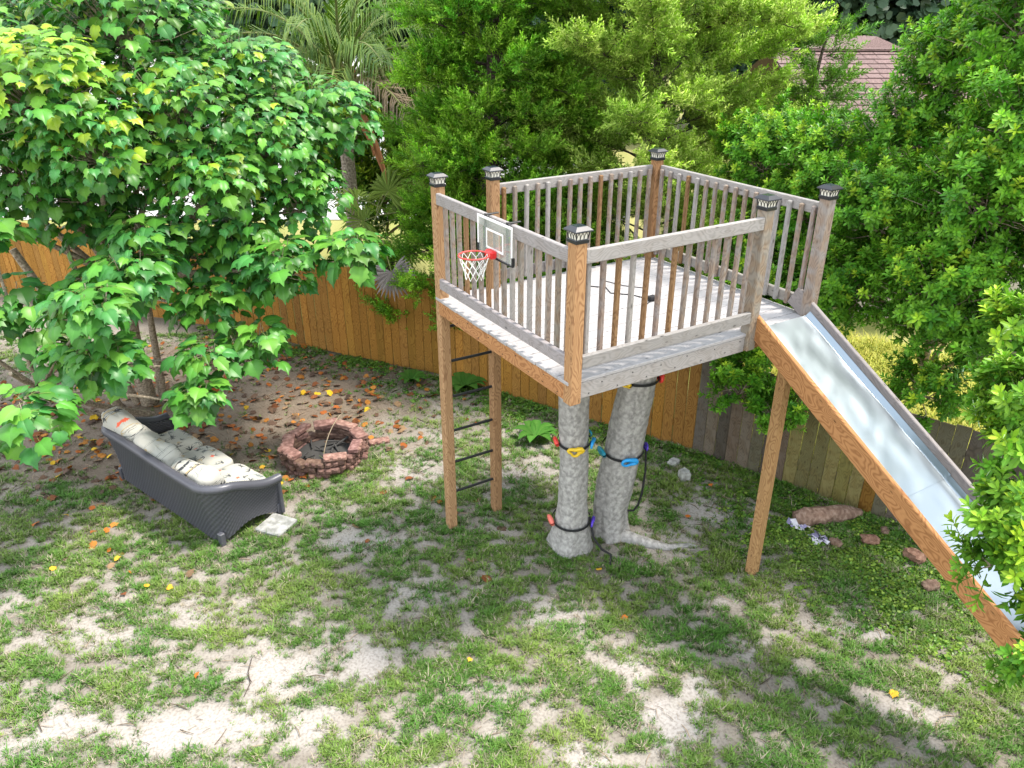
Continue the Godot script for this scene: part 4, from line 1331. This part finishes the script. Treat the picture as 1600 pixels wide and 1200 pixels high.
func plume(len_: float, n: int, fine: float) -> ArrayMesh:     # a feathery spray of scale-leaved twiglets along +y
	var m := mb()
	for k in n:
		var u := float(k) / n
		var a := PHI * k
		var d := Vector3(cos(a), 0, sin(a))
		var b := Vector3(0, len_ * u, 0)
		var l := len_ * (0.42 - 0.28 * u) * rr(0.8, 1.2)
		var dir := (d * 0.75 + Vector3.UP * rr(0.6, 1.0)).normalized()
		var s := dir.cross(Vector3(rr(-1, 1), rr(-1, 1), rr(-1, 1))).normalized()
		var t := (rr(0.7, 1.15) + 0.35 * u) * 0.6
		var c := Color(t, t, t * 0.9)
		var nn := (Vector3.UP * 0.5 + d * 0.7 + rv() * 0.3).normalized()
		for e in 3:        # each twiglet forks into three fine leaves
			var dd := (dir + s * (e - 1) * 0.55).normalized()
			var o := dd.cross(nn).normalized() * fine
			var p0 := b + dir * l * 0.25 * e * 0.6
			var p1 := p0 + dd * l * (0.75 if e == 1 else 0.55)
			var i0 := vert(m, p0 - o * 0.6, nn, Vector2.ZERO, c * 0.9)
			var i1 := vert(m, p0 + o * 0.6, nn, Vector2.ZERO, c * 0.9)
			var mid := p0.lerp(p1, 0.55)
			var i2 := vert(m, mid + o, nn, Vector2.ZERO, c)
			var i3 := vert(m, mid - o, nn, Vector2.ZERO, c)
			var i4 := vert(m, p1, nn, Vector2.ZERO, c * 1.15)
			face(m, i0, i1, i2); face(m, i0, i2, i3); face(m, i3, i2, i4)
	return done(m)

func cedar(label: String, base: Vector3, height: float, reach: float, low: float, n: int, dark: Color, lite: Color, seed_: int, dense := 1.0, limb := 1.0) -> void:
	rng.seed = seed_
	var o := thing("cedar_tree", label, "tree", base)
	var tr := mb()
	add_tube(tr, [Vector3(0, -0.1, 0), Vector3(rr(-0.1, 0.1), height * 0.3, 0), Vector3(rr(-0.2, 0.2), height * 0.65, rr(-0.1, 0.1)), Vector3(0, height, 0)], [0.19 * limb, 0.14 * limb, 0.08 * limb, 0.015], 9, Color.WHITE, 0.08)
	part("trunk", done(tr), M.cedar_bark, o)
	var br := mb()
	var kinds := [plume(0.30, 20, 0.006), plume(0.24, 18, 0.006), plume(0.36, 22, 0.006)]
	var xs: Array = [[], [], []]
	var cs: Array = [[], [], []]
	for k in n:
		var h := low + (height - low) * pow((k + rng.randf()) / n, 1.15)
		var a := PHI * k + rr(-0.5, 0.5)
		var u := (h - low) / (height - low)
		var l := reach * (0.62 + 0.6 * sin(PI * clampf(u * 0.85 + 0.18, 0, 1))) * (1.0 - 0.75 * u * u) * rr(0.6, 1.12)
		if seed_ == 201: l = (1.85 - 1.5 * u) * rr(0.6, 1.12)
		var d := Vector3(cos(a), 0, sin(a))
		var s0 := Vector3(0, h, 0)
		var tip := s0 + d * l + Vector3(0, l * rr(-0.05, 0.45), 0)
		var midp := s0 + d * l * 0.5 + Vector3(0, l * rr(0.05, 0.3), 0)
		var pts := arc(s0, midp, tip, 6)
		add_tube(br, pts, taper(0.013 * limb * l + 0.004, 0.004, 6), 5, Color.WHITE, 0.0, false)
		var g := rr(0, 1)
		var m := int(l * 7.5 * dense) + 3
		for j in m:
			var t := clampf(0.22 + 0.8 * (j + rng.randf()) / m, 0, 1)
			var p := s0.lerp(midp, t).lerp(midp.lerp(tip, t), t)
			var side := d.cross(Vector3.UP) * (1.0 if j % 2 else -1.0)
			var td := (d * 0.7 + side * rr(0.2, 1.0) + Vector3.UP * rr(-0.15, 0.75)).normalized()
			var tl := rr(0.18, 0.5) * (1.1 - 0.5 * t)
			add_tube(br, [p, p + td * tl], [0.006, 0.003], 3, Color.WHITE, 0.0, false)
			for e in 4:
				var q := p + td * tl * (0.15 + 0.28 * e) + rv() * 0.05
				var yd := (td + Vector3.UP * 0.35 + rv() * 0.55).normalized()
				var kd := rng.randi() % 3
				xs[kd].append(aim(q, yd, rv(), rr(0.65, 1.2)))
				var c := dark.lerp(lite, clampf(g * 0.5 + rr(-0.15, 0.6), 0, 1))
				cs[kd].append(c * rr(1.1, 2.3))
	part("branches", done(br), M.cedar_bark, o)
	for k in 3:
		scatter("foliage", kinds[k], M.needle, xs[k], cs[k], o)

func shoot(n: int, len_: float, wide: float, stem: float) -> ArrayMesh:   # a leafy shoot along +y: leaves in a spiral, crowded to the tip
	var m := mb()
	add_tube(m, [Vector3.ZERO, Vector3(0.004, stem * 0.5, 0), Vector3(0, stem, 0)], [0.0028, 0.0024, 0.0015], 4, Color(0.5, 0.42, 0.28), 0.0, false)
	for k in n:
		var u := float(k) / (n - 1)
		var a := PHI * k
		var d := Vector3(cos(a), 0, sin(a))
		var b := Vector3(0, stem * (0.15 + 0.85 * sqrt(u)), 0)
		var l := len_ * (1.0 - 0.45 * u * u) * rr(0.85, 1.15)
		var rise := lerpf(0.25, 1.5, u * u) + rr(-0.15, 0.15)
		var dir := (d + Vector3.UP * rise).normalized()
		var s := d.cross(Vector3.UP)
		var nn := s.cross(dir).normalized()
		if nn.y < 0: nn = -nn
		var w := wide * rr(0.85, 1.15) * (1.0 - 0.3 * u)
		var t := (rr(0.75, 1.15) + 0.55 * u * u) * 0.55
		var c := Color(t * (1.0 + 0.4 * u * u), t, t * 0.9)
		var p1 := b + dir * l * 0.5 + nn * l * 0.03
		var p2 := b + dir * l - nn * l * 0.10
		for e in [-1.0, 1.0]:
			var ne: Vector3 = (nn - s * e * 0.28).normalized()
			var i0 := vert(m, b, ne, Vector2.ZERO, c)
			var i1 := vert(m, p1, ne, Vector2.ZERO, c * 1.12)
			var i2 := vert(m, p2, ne, Vector2.ZERO, c)
			var i3 := vert(m, b + dir * l * 0.38 + s * e * w * 0.8 + nn * w * 0.3, ne, Vector2.ZERO, c)
			var i4 := vert(m, b + dir * l * 0.72 + s * e * w + nn * w * 0.25 - nn * l * 0.04, ne, Vector2.ZERO, c)
			face(m, i0, i3, i1); face(m, i3, i4, i1); face(m, i4, i2, i1)
	return done(m)

func shrub(called: String, label: String, base: Vector3, mass: Array, size: float, seed_: int, dark: Color, lite: Color, young: float) -> void:
	rng.seed = seed_
	var o := thing(called, label, "shrub" if called == "evergreen_shrub" else "tree", base)
	var br := mb()
	var kinds := [shoot(13, 0.075 * size, 0.0135 * size, 0.10 * size), shoot(16, 0.07 * size, 0.0125 * size, 0.15 * size), shoot(11, 0.08 * size, 0.0145 * size, 0.07 * size)]
	var xs: Array = [[], [], []]
	var cs: Array = [[], [], []]
	for q in mass.size():
		var c := Vector3(mass[q][0], mass[q][1], mass[q][2])
		var r: float = mass[q][3]
		var hub := Vector3(base.x, minf(c.y * 0.45, 1.4), base.z)
		var to := c - Vector3(0, r * 0.2, 0)
		add_tube(br, arc(hub - base, hub.lerp(to, 0.5) - base + Vector3(0, 0.3, 0) + rv() * 0.2, to - base, 7), taper(0.035, 0.01, 7), 6, Color.WHITE, 0.05)
		var twigs := int(mass[q][4] / (6.0 if seed_ != 303 else 9.0))
		for w in twigs:
			var d := rv().normalized()
			if d.y < -0.2 and rng.randf() < 0.5: d.y = -d.y
			var tip := c + d * r * Vector3(1.05, 0.95, 1.05) * rr(0.7, 1.08)
			var s0 := to.lerp(tip, rr(0.05, 0.3)) + rv() * r * 0.15
			var bend := s0.lerp(tip, 0.5) + rv() * r * 0.12
			add_tube(br, [s0 - base, bend - base, tip - base], [0.007, 0.005, 0.003], 4, Color.WHITE, 0.0, false)
			var tw := rr(0, 1)
			for k in 9:
				var t := 0.35 + 0.65 * k / 8.0
				var p := s0.lerp(bend, t).lerp(bend.lerp(tip, t), t)
				var al := (tip - s0).normalized()
				var yd := (al * 0.7 + d * 0.4 + Vector3.UP * 0.55 + rv() * 0.75).normalized()
				if k == 8: yd = (al + Vector3.UP * 0.5 + rv() * 0.2).normalized()
				var kd := rng.randi() % 3
				xs[kd].append(aim(p + rv() * 0.03 * size - base, yd, rv(), rr(0.75, 1.25)))
				var g := dark.lerp(lite, clampf(tw * 0.6 + rr(-0.2, 0.4), 0, 1))
				if t > 0.8 and rng.randf() < young * clampf(0.6 + d.y, 0, 1.4): g = lite.lerp(Color(0.30, 0.46, 0.03), rr(0.2, 0.8))
				cs[kd].append(g * rr(1.3, 1.95))
	part("branches", done(br), M.bark, o)
	for k in 3:
		scatter("foliage", kinds[k], M.shrub, xs[k], cs[k], o)

func queen_palm() -> void:
	rng.seed = 501
	var top := Vector3(-2.95, 3.75, -14.2)
	var base := Vector3(-2.95, 0, -14.1)
	var o := thing("feather_palm", "tall feather palm with drooping grey-green fronds behind the new fence", "tree", base)
	var tr := mb()
	var pts: Array = []
	var rad: Array = []
	for k in 40:
		pts.append(Vector3(0.0, 3.75 * k / 39.0, -0.1 * k / 39.0))
		rad.append(0.135 + (0.006 if k % 3 == 0 else 0.0) - 0.02 * k / 39.0)
	add_tube(tr, pts, rad, 16)
	M.palm_bark = bark_mat([[0.2, Color(0.42, 0.38, 0.34)], [0.6, Color(0.62, 0.58, 0.53)], [0.9, Color(0.74, 0.71, 0.66)]], 2.0, 61, 0.8)
	part("trunk", done(tr), M.palm_bark, o)
	M.boot = std(C(0.32, 0.13, 0.05), 0.7)
	var sp := mb()
	for k in 7:                # old leaf bases and dry brown sheaths under the crown
		var a := PHI * k
		var d := Vector3(cos(a), 0, sin(a))
		add_tube(sp, [Vector3(0, 3.3, -0.1) + d * 0.13, Vector3(0, 3.75, -0.1) + d * 0.26, Vector3(0, 4.1, -0.1) + d * 0.2], [0.05, 0.07, 0.04], 6, Color(1, 1, 1) * rr(0.5, 1.1))
	add_tube(sp, arc(Vector3(0.1, 3.55, 0.05), Vector3(0.55, 3.2, 0.3), Vector3(0.75, 2.2, 0.35), 8), [0.03, 0.06, 0.085, 0.09, 0.08, 0.07, 0.06, 0.04, 0.01], 6)
	add_tube(sp, arc(Vector3(0.05, 3.6, 0.05), Vector3(0.5, 3.6, 0.3), Vector3(0.55, 2.7, 0.4), 8), [0.02, 0.04, 0.06, 0.065, 0.06, 0.05, 0.04, 0.03, 0.01], 6, Color(1.6, 1.7, 1.6))
	part("dry_sheath", done(sp), M.boot, o)
	for k in 30:
		var a := PHI * k + 0.4
		var d := Vector3(cos(a), 0, sin(a))
		var u := k / 29.0
		var l := rr(1.8, 2.6)
		var p0 := top - base + Vector3(0, 0.05, 0) + d * 0.08
		var p1 := p0 + d * l * lerpf(0.10, 0.5, u) + Vector3(0, lerpf(1.9, 0.55, u), 0)
		var p2 := p0 + d * l * lerpf(0.75, 1.0, u) + Vector3(0, lerpf(2.0, -0.75, u), 0)
		var m := mb()
		add_tube(m, arc(p0, p1, p2, 10), taper(0.032, 0.007, 10), 5, Color(0.24, 0.26, 0.10))
		var g := rr(0.75, 1.2)
		var dead: bool = k > 25
		for j in 96:
			var t := 0.16 + 0.84 * (j / 2) / 48.0
			var p := p0.lerp(p1, t).lerp(p1.lerp(p2, t), t)
			var al := (p1.lerp(p2, t) - p0.lerp(p1, t)).normalized()
			var side := al.cross(Vector3.UP).normalized() * (1.0 if j % 2 else -1.0)
			var out := (side * 0.6 + al * 0.75 + Vector3.UP * rr(-0.2, 0.35)).normalized()
			var ll := 0.72 * (1.0 - 0.6 * absf(t - 0.45)) * rr(0.8, 1.15)
			var q1 := p + out * ll * 0.45
			var q2 := p + out * ll * 0.75 + Vector3(0, -0.55 * ll * rr(0.6, 1.5), 0)
			var w := al.cross(out).cross(out).normalized() * 0.011
			var nn := (Vector3.UP + side * 0.3).normalized()
			var c := Color(0.075, 0.15, 0.045).lerp(Color(0.20, 0.28, 0.06), rng.randf()) * g
			if dead: c = Color(0.30, 0.23, 0.15) * g
			var i := [vert(m, p - w * 0.6, nn, Vector2.ZERO, c), vert(m, p + w * 0.6, nn, Vector2.ZERO, c), vert(m, q1 + w, nn, Vector2.ZERO, c), vert(m, q1 - w, nn, Vector2.ZERO, c), vert(m, q2, nn, Vector2.ZERO, c * 1.1)]
			face(m, i[0], i[1], i[2]); face(m, i[0], i[2], i[3]); face(m, i[3], i[2], i[4])
		part("frond", done(m), M.needle, o)

func fan_frond(r: float, c0: Color) -> ArrayMesh:
	var m := mb()
	add_tube(m, [Vector3(0, 0, -r * 1.1), Vector3(0, 0.04, -r * 0.5), Vector3.ZERO], [0.012, 0.009, 0.008], 5, Color(0.25, 0.27, 0.1))
	for k in 27:
		var a := lerpf(-2.2, 2.2, k / 26.0)
		var d := Vector3(sin(a), 0, cos(a))
		var s := Vector3(cos(a), 0, -sin(a))
		var l := r * (1.0 - 0.12 * absf(a)) * rr(0.92, 1.05)
		var w := r * 0.052
		var c := c0 * rr(0.8, 1.25)
		var p1 := d * l * 0.62 + Vector3(0, 0.02 if k % 2 else -0.015, 0)
		var p2 := d * l + Vector3(0, -l * rr(0.08, 0.4), 0)
		for e in [-1.0, 1.0]:
			var nn: Vector3 = (Vector3.UP + s * e * 0.5).normalized()
			var i := [vert(m, Vector3.ZERO, nn, Vector2.ZERO, c), vert(m, p1 + Vector3(0, 0.012, 0), nn, Vector2.ZERO, c), vert(m, p1 + s * e * w, nn, Vector2.ZERO, c), vert(m, p2, nn, Vector2.ZERO, c)]
			face(m, i[0], i[1], i[2]); face(m, i[2], i[1], i[3])
	return done(m)

func fan_palm() -> void:
	rng.seed = 502
	var base := Vector3(-2.1, 0, -12.6)
	var o := thing("fan_palm", "young fan palm with round yellow-green leaves behind the fence right of the palm trunk", "tree", base)
	var t := mb()
	add_tube(t, [Vector3(0, 0, 0), Vector3(0.02, 0.8, 0), Vector3(0, 1.5, 0)], [0.10, 0.09, 0.07], 9, Color.WHITE, 0.08)
	part("trunk", done(t), M.cedar_bark, o)
	var fr := [[0.1, 2.35, 0.1, 0.55], [0.35, 1.95, 0.2, 0.5], [-0.3, 1.9, 0.25, 0.5], [0.1, 1.6, 0.4, 0.5], [-0.05, 2.2, -0.3, 0.5], [0.45, 2.25, -0.1, 0.48], [-0.45, 2.2, 0.0, 0.48], [0.35, 1.5, 0.3, 0.46], [-0.3, 1.5, 0.45, 0.46]]
	for f in fr:
		var p := Vector3(f[0], f[1], f[2])
		var d := (p - Vector3(0, 1.4, 0)).normalized()
		part("frond", fan_frond(f[3], Color(0.16, 0.23, 0.035)), M.needle, o, aim(p, Vector3(0, 0.75, 0.55) + rv() * 0.3, d + Vector3(0, -0.3, 0), 1.0))
	# grey dead fronds that hang over the fence
	var h := thing("dead_frond", "grey dried palm frond hanging over the new fence behind the left tree", "palm frond", Vector3(-1.72, 1.62, -10.55))
	part("blade", fan_frond(0.42, Color(0.26, 0.23, 0.22)), M.dry, h, aim(Vector3.ZERO, Vector3(0.1, 0.35, 0.9), Vector3(0.25, -1, 0.2), 1.0))

func far_tree(label: String, base: Vector3, h: float, r: float, c0: Color, c1: Color, seed_: int, n: int) -> void:
	rng.seed = seed_
	var o := thing("far_tree", label, "tree", base)
	var t := mb()
	add_tube(t, [Vector3(0, -0.2, 0), Vector3(0.1, h * 0.3, 0), Vector3(-0.1, h * 0.6, 0)], [r * 0.09, r * 0.07, r * 0.04], 8, Color.WHITE, 0.06)
	part("trunk", done(t), M.cedar_bark, o)
	var kd := round_leaf(16, 0.55)
	var xs: Array = []
	var cs: Array = []
	var blobs: Array = []
	for k in 26:
		var d := rv().normalized()
		blobs.append([Vector3(d.x * r * 0.75, h * 0.55 + d.y * h * 0.42, d.z * r * 0.75), r * rr(0.22, 0.4), rng.randf()])
	for b in blobs:
		for k in n / 26:
			var d := rv().normalized()
			var p: Vector3 = b[0] + d * b[1] * pow(rng.randf(), 0.4)
			if p.y < 0.3: continue
			xs.append(aim(p, (Vector3.UP + d).normalized(), rv(), rr(0.6, 1.3)))
			cs.append(c0.lerp(c1, clampf(b[2] * 0.6 + rr(-0.2, 0.4), 0, 1)) * rr(0.8, 1.2))
	scatter("crown", kd, M.shrub, xs, cs, o)

# ---------------------------------------------------------------- beyond the fence
func house() -> void:
	var o := thing("neighbour_house", "low house with a pinkish brown shingle roof behind the right-hand shrubs", "house", Vector3(11.5, 0, -15.5))
	var w := mb()
	add_box(w, Vector3(-5.4, 0, -2.0), Vector3(6.0, 2.62, 2.6), 0.02)
	part("wall", done(w), M.stucco, o)
	var x0 := -6.0
	var x1 := 6.6
	var e := Vector3(0, 2.55, 3.2)
	var r := Vector3(0, 4.18, -2.4)
	var n := 22
	for k in n:                     # shingle courses, each a little proud of the one above
		var a := e.lerp(r, float(k) / n)
		var b := e.lerp(r, float(k + 1.12) / n)
		plank("shingle_course", Vector3(x0, a.y + 0.006, a.z), Vector3(x1, a.y + 0.006, a.z), 0.02, 0.03, Vector3(0, 1, 0.3), M.shingle, o, Color(0.45, 0.38, 0.38))
		var m := mb()
		var x := x0
		while x < x1:
			var tx := minf(x + rr(0.28, 0.36), x1)
			var t := rr(0.82, 1.12)
			var q := 0.024 + rr(0, 0.006)
			poly(m, [Vector3(x + 0.006, a.y + q, a.z), Vector3(tx - 0.006, a.y + q, a.z), Vector3(tx - 0.006, b.y + 0.008, b.z), Vector3(x + 0.006, b.y + 0.008, b.z)], Vector3(0, 0.96, 0.28), [Vector2.ZERO, Vector2.ZERO, Vector2.ZERO, Vector2.ZERO], Color(t, t * 0.97, t * 0.97))
			x = tx
		part("shingle_course", done(m), M.shingle, o)
	var bk := mb()
	poly(bk, [Vector3(x0, r.y, r.z), Vector3(x1, r.y, r.z), Vector3(x1, 2.55, r.z - 5.0), Vector3(x0, 2.55, r.z - 5.0)], Vector3(0, 0.95, -0.3), [Vector2.ZERO, Vector2.ZERO, Vector2.ZERO, Vector2.ZERO])
	poly(bk, [Vector3(x0, e.y - 0.02, e.z), Vector3(x1, e.y - 0.02, e.z), Vector3(x1, r.y - 0.03, r.z), Vector3(x0, r.y - 0.03, r.z)], Vector3(0, -0.95, -0.3), [Vector2.ZERO, Vector2.ZERO, Vector2.ZERO, Vector2.ZERO])
	part("roof", done(bk), M.shingle, o)
	plank("ridge_cap", Vector3(x0, r.y + 0.03, r.z), Vector3(x1, r.y + 0.03, r.z), 0.26, 0.05, Vector3.UP, M.shingle, o, Color(1.25, 1.2, 1.2))
	plank("fascia", Vector3(x0, e.y - 0.09, e.z + 0.01), Vector3(x1, e.y - 0.09, e.z + 0.01), 0.16, 0.03, Vector3.BACK, M.trim, o)
	var hp := mb()
	var hx := -3.4
	poly(hp, [Vector3(hx - 0.6, 4.15, -2.75), Vector3(hx + 0.6, 4.15, -2.75), Vector3(hx, 4.44, -3.2)], Vector3(0, 0.6, 0.8), [Vector2.ZERO, Vector2.ZERO, Vector2.ZERO], Color(1.3, 1.25, 1.2))
	poly(hp, [Vector3(hx + 0.6, 4.15, -2.75), Vector3(hx + 0.6, 4.1, -6), Vector3(hx, 4.44, -6), Vector3(hx, 4.44, -3.2)], Vector3(0.4, 0.9, 0), [Vector2.ZERO, Vector2.ZERO, Vector2.ZERO, Vector2.ZERO])
	poly(hp, [Vector3(hx - 0.6, 4.15, -2.75), Vector3(hx - 0.6, 4.1, -6), Vector3(hx, 4.44, -6), Vector3(hx, 4.44, -3.2)], Vector3(-0.4, 0.9, 0), [Vector2.ZERO, Vector2.ZERO, Vector2.ZERO, Vector2.ZERO])
	part("roof", done(hp), M.shingle, o)
	for x in [-4.2, -1.6, 1.2]:
		var g := mb()
		add_box(g, Vector3(x - 0.55, 0.95, 2.59), Vector3(x + 0.55, 2.1, 2.63), 0.005)
		var win := part("window", done(g), M.window, o)
		var f := mb()
		for q in [[-0.6, -0.53, 0.9, 2.15], [0.53, 0.6, 0.9, 2.15], [-0.53, 0.53, 0.9, 0.97], [-0.53, 0.53, 2.08, 2.15], [-0.02, 0.02, 0.97, 2.08]]:
			add_box(f, Vector3(x + q[0], q[2], 2.6), Vector3(x + q[1], q[3], 2.66), 0.005)
		part("frame", done(f), M.trim, win)

func beyond() -> void:
	var m := mb()
	add_box(m, Vector3(-40, 0.0, -31), Vector3(3.0, 0.03, -20), 0.01)
	var mat := std(C(0.42, 0.41, 0.40), 0.9)
	var rd := part("driveway", done(m), mat, self)
	tag(rd, "pale concrete driveway beyond the new fence", "driveway", "", "structure")
	var b := thing("white_building", "white garage wall glimpsed through the leaves beyond the driveway", "building", Vector3(-14, 0, -34))
	var w := mb()
	add_box(w, Vector3(-9, 0, -3), Vector3(9, 3.0, 3), 0.02)
	part("wall", done(w), M.white, b)
	var r := mb()
	add_box(r, Vector3(-9.4, 3.0, -3.4), Vector3(9.4, 3.14, 3.4), 0.02)
	part("roof", done(r), M.trim, b)
	for x in [-5.0, 0.0, 5.0]:
		var g := mb()
		add_box(g, Vector3(x - 1.4, 0.0, 2.98), Vector3(x + 1.4, 2.2, 3.03), 0.01)
		part("garage_door", done(g), M.trim, b)

func _ready() -> void:
	rng.seed = 1
	nz.seed = 21
	nz.frequency = 0.7
	nz.fractal_octaves = 3
	nz2.seed = 22
	nz2.frequency = 0.6
	nz2.fractal_octaves = 3
	# camera
	var cam := Camera3D.new()
	cam.name = "camera"
	cam.position = Vector3(0, 5, 0)
	cam.rotation.x = -0.4549
	cam.fov = 53.13
	cam.near = 0.05
	cam.far = 600
	add_child(cam)
	cam.current = true
	# sky, sun, exposure
	var env := Environment.new()
	env.background_mode = Environment.BG_SKY
	var sky := ProceduralSkyMaterial.new()
	sky.sky_top_color = Color(0.80, 0.84, 0.89)
	sky.sky_horizon_color = Color(0.97, 0.96, 0.93)
	sky.sky_curve = 0.2
	sky.sky_energy_multiplier = 0.88
	sky.ground_bottom_color = Color(0.30, 0.30, 0.24)
	sky.ground_horizon_color = Color(0.75, 0.78, 0.76)
	sky.sun_angle_max = 25.0
	env.sky = Sky.new()
	env.sky.sky_material = sky
	env.tonemap_mode = Environment.TONE_MAPPER_LINEAR
	env.tonemap_exposure = 4.35
	env.sdfgi_enabled = true
	env.ssao_enabled = true
	env.ssil_enabled = true
	var we := WorldEnvironment.new()
	we.name = "world_environment"
	we.environment = env
	add_child(we)
	var sun := DirectionalLight3D.new()
	sun.name = "sun"
	sun.light_energy = 0.5
	sun.light_color = Color(1.0, 0.97, 0.93)
	sun.light_angular_distance = 11.0
	sun.shadow_enabled = true
	add_child(sun)
	sun.look_at_from_position(Vector3.ZERO, -Vector3(0.44, 0.86, -0.06))
	# setting and large structure
	materials()
	ground()
	beyond()
	house()
	fences()
	deck()
	slide()
	cut_tree()
	# plants
	rng.seed = 100
	big_leaf_tree()
	cedar("dense bright green cedar leaning over the new fence behind the ladder", Vector3(-0.3, 0, -11.7), 8.6, 1.6, 0.5, 140, Color(0.11, 0.32, 0.03), Color(0.36, 0.58, 0.06), 201, 2.3)
	cedar("open yellow-green cedar with dark limbs behind the deck's back corner", Vector3(2.2, 0, -12.2), 8.8, 2.2, 0.4, 125, Color(0.25, 0.41, 0.06), Color(0.54, 0.66, 0.16), 202, 2.6, 0.45)
	cedar("slim young cedar rising in front of the neighbour's roof", Vector3(4.45, 0, -11.9), 4.75, 0.6, 0.8, 38, Color(0.07, 0.19, 0.03), Color(0.19, 0.34, 0.04), 203, 1.6, 0.6)
	queen_palm()
	fan_palm()
	shrub("evergreen_shrub", "large dark green evergreen shrub overhanging the old fence behind the slide", Vector3(4.9, 0, -8.3), [[4.4, 4.45, -7.9, 0.62, 800, 0], [4.6, 4.9, -7.3, 0.9, 900, 0], [3.75, 3.2, -7.5, 0.65, 800, 0], [4.1, 3.5, -6.6, 0.65, 850, 0], [4.3, 4.1, -6.5, 0.65, 800, 0], [3.95, 2.65, -6.7, 0.6, 700, 0], [3.6, 2.45, -7.6, 0.55, 700, 0], [4.4, 3.0, -7.6, 0.7, 700, 0], [4.3, 3.7, -8.4, 0.7, 700, 0], [4.9, 3.2, -6.2, 0.8, 700, 0], [4.5, 2.2, -6.3, 0.55, 420, 0], [4.75, 2.1, -7.5, 0.5, 320, 0], [3.95, 1.75, -6.55, 0.35, 160, 0]], 0.95, 301, Color(0.06, 0.225, 0.02), Color(0.19, 0.44, 0.04), 0.22)
	shrub("evergreen_shrub", "mid green evergreen shrub between the cedar and the slide, below the roof", Vector3(3.5, 0, -9.6), [[3.1, 3.4, -9.6, 0.6, 700, 0], [3.45, 2.85, -9.0, 0.6, 800, 0], [3.55, 3.4, -8.8, 0.55, 650, 0], [3.0, 2.2, -9.2, 0.6, 600, 0], [2.75, 1.7, -8.4, 0.5, 500, 0], [3.3, 2.0, -8.4, 0.5, 500, 0], [2.5, 1.25, -7.6, 0.3, 200, 0], [2.85, 1.05, -7.35, 0.26, 150, 0], [2.6, 1.55, -7.8, 0.32, 220, 0], [3.9, 2.9, -9.4, 0.6, 500, 0]], 0.95, 302, Color(0.06, 0.225, 0.02), Color(0.20, 0.45, 0.04), 0.28)
	shrub("evergreen_shrub", "bright green leafy branches in the right foreground hanging over the slide", Vector3(3.9, 0, -3.9), [[2.85, 2.47, -3.55, 0.19, 120, 0], [2.98, 2.95, -3.95, 0.24, 150, 0], [2.74, 2.25, -3.3, 0.13, 70, 0], [2.84, 2.08, -3.1, 0.16, 90, 0], [3.15, 3.1, -4.4, 0.24, 130, 0], [2.92, 2.72, -3.75, 0.2, 110, 0], [3.06, 2.3, -3.4, 0.24, 150, 0], [3.18, 2.6, -3.7, 0.26, 150, 0], [2.74, 1.93, -2.98, 0.13, 70, 0], [2.62, 2.28, -3.36, 0.10, 55, 0], [2.70, 2.38, -3.45, 0.13, 60, 0]], 1.12, 303, Color(0.075, 0.23, 0.025), Color(0.20, 0.40, 0.04), 0.5)
	shrub("evergreen_shrub", "leafy green bushes behind the new fence around the palm trunk", Vector3(-2.6, 0, -15.6), [[-1.6, 2.6, -15.4, 0.8, 520, 0], [-1.0, 1.7, -14.6, 0.8, 520, 0], [-2.0, 3.5, -15.2, 0.7, 420, 0], [-3.1, 2.9, -15.2, 0.6, 320, 0], [-3.6, 2.2, -15.8, 0.9, 420, 0], [-2.4, 1.6, -15.6, 0.9, 420, 0], [-1.2, 3.4, -16.0, 0.8, 380, 0], [-3.9, 3.3, -16.4, 0.8, 380, 0]], 1.8, 304, Color(0.075, 0.20, 0.03), Color(0.26, 0.40, 0.05), 0.4)
	shrub("evergreen_shrub", "leafy green bushes behind the new fence and the big-leaved tree", Vector3(-7.5, 0, -16.5), [[-6.0, 2.0, -15.8, 0.9, 380, 0], [-7.4, 2.4, -16.6, 1.0, 380, 0], [-9.0, 2.3, -17.2, 1.0, 380, 0], [-5.0, 2.9, -16.5, 0.8, 320, 0], [-10.6, 2.6, -17.8, 1.1, 380, 0]], 1.9, 305, Color(0.06, 0.17, 0.03), Color(0.20, 0.34, 0.05), 0.3)
	var fars := [[Vector3(9.5, 0, -36), 11.0, 5.0, "dark blue-green oak above the neighbour's roof, left of the far pair"], [Vector3(17.5, 0, -37), 12.0, 6.0, "dark blue-green oak above the neighbour's roof, right of the far pair"], [Vector3(26, 0, -34), 12.0, 6.0, "dark oak far behind the right-hand shrub"], [Vector3(2, 0, -38), 14.0, 6.5, "dark tree far behind the open cedar"], [Vector3(-6, 0, -46), 12.0, 5.5, "tree far behind the dense cedar"], [Vector3(-16, 0, -48), 12.0, 6.0, "tree far behind the feather palm"], [Vector3(-27, 0, -44), 13.0, 7.0, "tree far behind the big-leaved tree, at the left edge"], [Vector3(-11, 0, -40), 12.0, 5.5, "tree far off between the big-leaved tree and the feather palm"], [Vector3(-20.5, 0, -46), 12.5, 6.0, "tree far behind the top of the big-leaved tree"]]
	for k in fars.size():
		far_tree(fars[k][3], fars[k][0], fars[k][1], fars[k][2], Color(0.035, 0.075, 0.042), Color(0.10, 0.16, 0.085), 400 + k, 3600)
	rng.seed = 600
	grass()
	weeds()
	far_lawn()
	dry_leaves()
	# objects and small things
	rng.seed = 700
	sofa()
	fire_pit()
	post_lights()
	hoop()
	straps()
	small_things()
